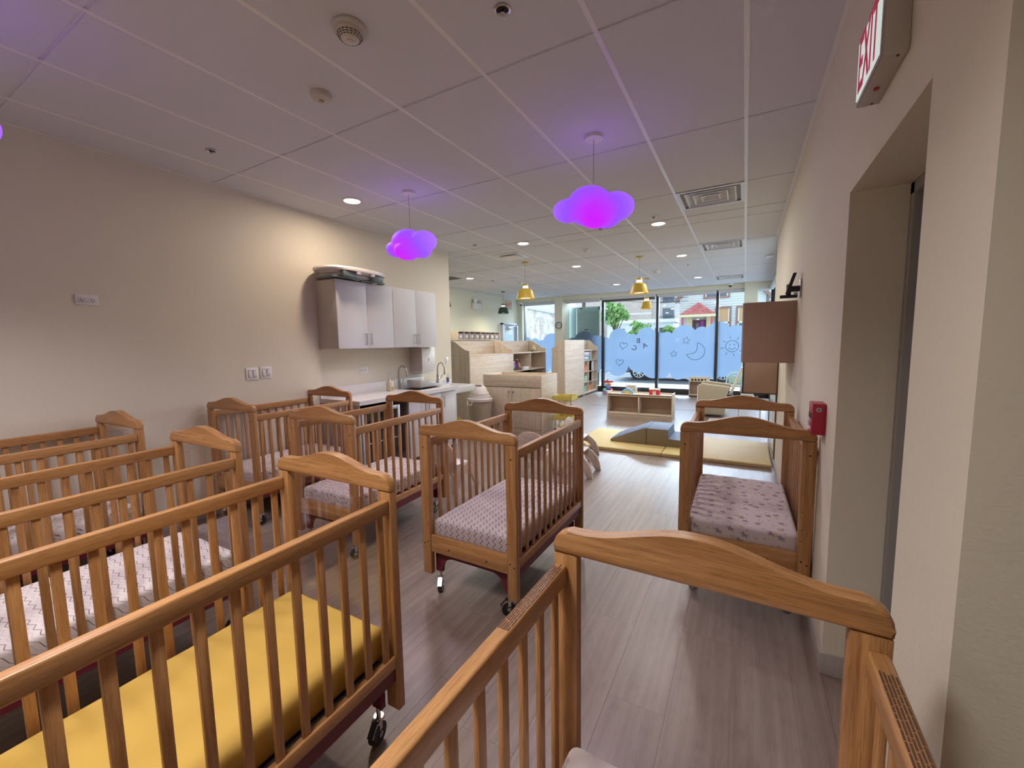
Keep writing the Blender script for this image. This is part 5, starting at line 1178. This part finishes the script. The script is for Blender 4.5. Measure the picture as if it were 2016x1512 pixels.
# the tinted glass entrance box outside the second window
gb = thing('glass_entrance', (-4.98, 12.75, -.05), 'grey green tinted glass entrance box outside, above storage units', 'entrance')
part('glass_panel', mat('grey_green_glass', (.34, .43, .41), .2), gb, [(.24, .98, 0, .02, 0, 2.66)]); part('side_panel', mat('pale_teal_glass', (.38, .52, .56), .15), gb, [(-.06, .22, -.02, 0.0, 0, 2.66)])
part('frame', BLACKFRAME, gb, [(.95, .99, -.01, .03, 2.55, 2.66)]); part('hinge', BLACKFRAME, gb, [(.33, .42, -.004, 0, 2.60, 2.63)]); part('top_cap', mat('grey_green_glass', (.20, .27, .27)), gb, [(-.06, .98, 0.02, .9, 2.62, 2.66)])
part('door_handle', BLACK, gb, [(.50, .60, -.006, 0, 1.93, 1.96)])
# parked dark car
cr = thing('parked_car', (-4.86, 18.0, -.16), 'dark parked car seen below and between window film', 'car')
Lc = 4.7
prof = [(0.0, .35), (.02, .75), (.25, .92), (1.15, 1.0), (1.75, 1.52), (3.5, 1.55), (4.35, 1.05), (4.68, .95), (4.7, .4), (4.4, .3)]
def wheelcut(cx_, r_=.36): return [(cx_+r_*math.cos(a), .30+r_*math.sin(a)) for a in [k*PI/8 for k in range(9)]]
pts = prof+[(4.2, .3)]+wheelcut(3.78)[0:]+wheelcut(.86)+[(.3, .3)]
bm = nb(); prism(bm, pts, 'y', 0, 1.8); fin('body', bm, CARP, cr)
bm = nb(); prism(bm, [(1.3, 1.03), (1.8, 1.46), (3.42, 1.48), (3.95, 1.08)], 'y', -.01, 1.81); fin('side_windows', bm, GREYWIN, cr)
for cx_ in (.86, 3.78):
    for y in (0.02, 1.60):
        bm = nb(); cyl(bm, (cx_, y, .33), (cx_, y+.2, .33), .33, seg=32); wk = fin('wheel', bm, TYRE, cr)
        bm = nb(); lathe(bm, [(.20, -.03), (.225, -.03), (.225, .02), (.20, .02)], seg=28, cap=False)
        for q in range(10):
            a = q*PI/5; d_ = Vector((math.cos(a), math.sin(a), 0)); cyl(bm, d_*.03, d_*.21, .018, seg=6)
        cyl(bm, (0, 0, -.02), (0, 0, .03), .05, seg=14)
        o = fin('wheel_rim', bm, mat('silver_rim', (.75, .77, .8), .35, .6), wk); o.location = (cx_, y-.005, .33); o.rotation_euler = (PI/2, 0, 0)
cr.scale = (1.1, 1, 1.05)
# white house across the street with red porch roof
hs2 = thing('house', (0, 30, -.1), 'white sided house with red porch roof across the street', 'house')
bm = nb(); X0h, X1h = -3.9, 1.05
part('wall', SIDING, hs2, [(X0h+.05, X1h, .05, 8, 0, 6.0)]);
bm = nb(); z = 0.0; peak = 7.0; ec = 4.35
def edge_at(z_):
    if z_ < ec: return X0h, X1h
    u = (z_-ec)/(peak-ec); xm = (X0h+X1h)/2; return X0h+(xm-X0h)*u, X1h-(X1h-xm)*u
while z < peak-.2:
    a0, a1 = edge_at(z); b0, b1 = edge_at(z+.15)
    v = [bm.verts.new(q) for q in ((a0, -.04, z), (a1, -.04, z), (b1, .0, z+.15), (b0, .0, z+.15), (a0, 0.005, z), (a1, 0.005, z))]
    bm.faces.new((v[0], v[1], v[2], v[3])); bm.faces.new((v[4], v[5], v[1], v[0])); z += .15
o = fin('siding', bm, SIDING, hs2, smooth=False); o['kind'] = 'stuff'
bm = nb(); xm = (X0h+X1h)/2
for s, xe in ((-1, X0h), (1, X1h)):
    prism(bm, [(xe+s*.25, ec-.25), (xe+s*.28, ec-.02), (xm, peak+.25), (xm, peak+.0)], 'y', -.3, .3)
fin('roof_edge', bm, BROWNTRIM, hs2)
bm = nb()
for s, xe in ((-1, X0h), (1, X1h)): prism(bm, [(xe+s*.3, ec-.1), (xe+s*.3, ec+.0), (xm, peak+.35), (xm, peak+.25)], 'y', -.35, 8)
fin('roof', bm, mat('grey_shingle', (.35, .33, .33), .9), hs2)
for (x0, x1, z0, z1, bl_) in ((-2.45, -.92, 4.28, 5.2, False), (-1.72, -.80, 1.9, 3.72, True), (-.55, .4, 1.9, 3.72, True)):
    bm = nb(); t_ = .12
    for q in ((x0, x0+t_, z0, z1), (x1-t_, x1, z0, z1), (x0+t_, x1-t_, z1-t_, z1), (x0+t_, x1-t_, z0, z0+t_)): bx(bm, q[0], q[1], -.09, 0.0, q[2], q[3])
    f_ = fin('window', bm, BROWNTRIM, hs2); part('pane', GREYWIN if not bl_ else BLIND, f_, [(x0+t_, x1-t_, -.05, -.03, z0+t_, z1-t_)])
    mz = (z0+z1)/2-.1; part('sash', WHITE, f_, [(x0+t_, x1-t_, -.07, -.045, mz-.05, mz+.05), (x0+t_, x0+t_+.06, -.07, -.045, z0+t_, z1-t_), (x1-t_-.06, x1-t_, -.07, -.045, z0+t_, z1-t_)])
    if bl_: part('lower_pane', GREYWIN, f_, [(x0+t_+.06, x1-t_-.06, -.056, -.05, z0+t_, mz-.05)])
# porch
bm = nb(); px0, px1, pz, pp_ = -3.62, -1.72, 3.22, 4.05; pxm = (px0+px1)/2
A = [bm.verts.new(q) for q in ((px0-.1, -1.6, pz), (px1+.1, -1.6, pz), (px1+.1, 0, pz), (px0-.1, 0, pz))]; P1 = bm.verts.new((pxm, -.7, pp_)); P2 = bm.verts.new((pxm, 0, pp_))
bm.faces.new((A[0], A[1], P1)); bm.faces.new((A[1], A[2], P2, P1)); bm.faces.new((A[3], A[0], P1, P2)); bm.faces.new(A[::-1]); fin('porch_roof', bm, REDROOF, hs2, smooth=False)
part('porch_fascia', CREAMT, hs2, [(px0-.12, px1+.12, -1.62, -1.55, pz-.16, pz)], .01)
part('porch_post', mat('red_post', (.50, .10, .10), .6), hs2, [(px0+.05, px0+.17, -1.55, -1.43, 0, pz-.16), (px1-.17, px1-.05, -1.55, -1.43, 0, pz-.16)])
part('porch_wall', CREAMT, hs2, [(px0+.2, px0+.55, -.3, -.0, 0, pz), (px1-.5, px1-.2, -.3, .0, 0, pz)])
part('front_door', mat('dark_red_door', (.12, .03, .05), .5), hs2, [(px0+.6, px1-.55, -.12, -.03, 0, pz-.3)]); part('door_glass', GREYWIN, hs2, [(px0+.78, px1-.95, -.14, -.12, 1.5, pz-.5)])
part('door_curtain', mat('violet_cloth', (.30, .06, .35), .8), hs2, [(px1-.85, px1-.65, -.16, -.12, 1.0, pz-.35)])
# second house to the right edge
h3 = thing('house', (-2.1, 32, -.1), 'pale house gable seen past the right column', 'house'); part('wall', mat('peach_siding', (.72, .58, .46), .7), h3, [(3.9, 9, 4, 9, 0, 4.5)])
bm = nb(); prism(bm, [(3.5, 4.4), (9.3, 4.4), (6.4, 6.6)], 'y', 3.7, 9); fin('roof', bm, mat('grey_shingle', (.35, .33, .33)), h3)
# long tan brick building behind
tb = thing('brick_building', (0, 45, -.1), 'tall tan brick building far across the street', 'building')
part('wall', TANB, tb, [(-17, -8.6, 0, 9, 0, 13)]); part('wing', mat('grey_tan_wall', (.55, .52, .52), .9), tb, [(-8.6, -5.2, 1, 9, 0, 13)])
bal = []
for z in (3.7, 5.7):
    f_ = part('window', GREYWIN, tb, [(-7.6, -6.5, .9, 1.0, z, z+1.3)]); part('balcony_rail', BLACKFRAME, f_, [(-7.8, -6.3, .2, .26, z-.2, z-.1), (-7.8, -6.3, .2, .26, z+.4, z+.45)]+[(-7.8+k*.18, -7.77+k*.18, .2, .26, z-.1, z+.4) for k in range(9)])
part('floor_band', mat('pale_band', (.66, .62, .6), .9), tb, [(-17, -8.6, -.04, 0, 4.4, 4.6), (-17, -8.6, -.04, 0, 7.4, 7.6)])
# pale low building + industrial roof things between
lb = thing('low_building', (-9.7, 33, -.1), 'long pale low building behind the tree', 'building')
part('wall', CONCG, lb, [(0, 5.0, 0, 4, 0, 3.0)]); part('roof', WHITE, lb, [(-.2, 5.2, -.3, 4.2, 3.0, 3.25)])
for k in range(3): part('window', GREYWIN, lb, [(.5+k*1.6, 1.4+k*1.6, -.03, 0, 1.9, 2.6)])
# stone / brick wall on the left
bw_ = thing('brick_wall', (-12.2, 21.5, -.1), 'long whitewashed brick wall outside the left window', 'wall')
bm = nb(); bx(bm, -.3, .3, -6, 8.5, 0, 3.75); o_ = fin('masonry', bm, LIMEB, bw_); o_.rotation_euler = (0, 0, .10)
part('coping', mat('grey_coping', (.35, .36, .38), .7), o_, [(-.36, .36, -6, 8.5, 3.75, 3.83)])
# white modern building beyond the wall
mb = thing('white_building', (-25, 36, -.1), 'white modern building with windows above the brick wall', 'building')
part('wall', mat('blueish_white_wall', (.74, .80, .84), .7), mb, [(-8, 9, 0, 8, 0, 5.2), (-8, 3, 1, 8, 5.2, 12)])
for k in range(6):
    for z in (3.6, 6.4): part('window', GREYWIN if (k % 2) else mat('pale_glass', (.4, .55, .66), .1), mb, [(-7+k*2.4, -5.5+k*2.4, (-.05 if z < 5 else .95), (0 if z < 5 else 1), z, z+1.1)])
part('balcony', CONCG, mb, [(-6, 4, -1.2, 0, 3.0, 3.2), (-6, 4, -1.2, -1.14, 3.2, 3.5)])
# tree
def tree(loc, R_, H_, label, n_=900, seed=1):
    T = thing('tree', loc, label, 'tree'); rnd = random.Random(seed)
    bm = nb(); cyl(bm, (0, 0, 0), (0, 0, H_*.62), .11, .07, seg=12); 
    for k in range(6):
        a = k*1.05; cyl(bm, (0, 0, H_*(.42+.03*k)), (math.cos(a)*R_*.7, math.sin(a)*R_*.7, H_*(.70+.04*k)), .045, .015, seg=8)
    fin('trunk', bm, BARK, T)
    bm = nb()
    for k in range(n_):
        d = Vector((rnd.gauss(0, 1), rnd.gauss(0, 1), rnd.gauss(0, 1))).normalized()*(rnd.random()**.45)*R_; d.z *= .95
        c = Vector((0, 0, H_*.78))+d*(1+.25*math.sin(5*d.x+7*d.z)); s = .11+.08*rnd.random()
        n1 = Vector((rnd.gauss(0, 1), rnd.gauss(0, 1), rnd.gauss(0, 1))).normalized(); a_ = n1.orthogonal().normalized()*s; b_ = n1.cross(a_)*.6
        bm.faces.new([bm.verts.new(c+q) for q in (a_, b_, -a_, -b_)])
    o = fin('foliage', bm, LEAF, T, smooth=False); o['kind'] = 'stuff'; return T
tree((-6.75, 24.5, -.1), .72, 4.2, 'green leafy street tree left of the white house')
tree((-5.5, 26, -.1), .75, 2.7, 'bushy green shrub tree by the second mullion', 500, 2); tree((-4.2, 28, -.1), .5, 2.6, 'pale green bush left of the white house', 400, 3)
# utility pole and wires
up = thing('utility_pole', (-9.2, 26, -.1), 'wooden utility pole behind the glass entrance', 'utility pole')
bm = nb(); cyl(bm, (0, 0, 0), (0, 0, 9), .13, .10, seg=12); bx(bm, -.9, .9, -.06, .06, 8.0, 8.15); fin('pole', bm, BARK, up)
for k in range(4):
    w_ = thing('power_line', (0, 0, 0), ('lowest', 'second lowest', 'second highest', 'highest')[k]+' sagging dark power line in front of the brick building', 'power line', 'power lines across the street')
    z = 3.6+k*.22; bm = nb(); tube(bm, [(-9.2+u*6.0, 26+u*2.5, z+.9-u*1.4+u*u*.9) for u in [q/10 for q in range(11)]], .012, 6); fin('wire', bm, BLACK, w_)
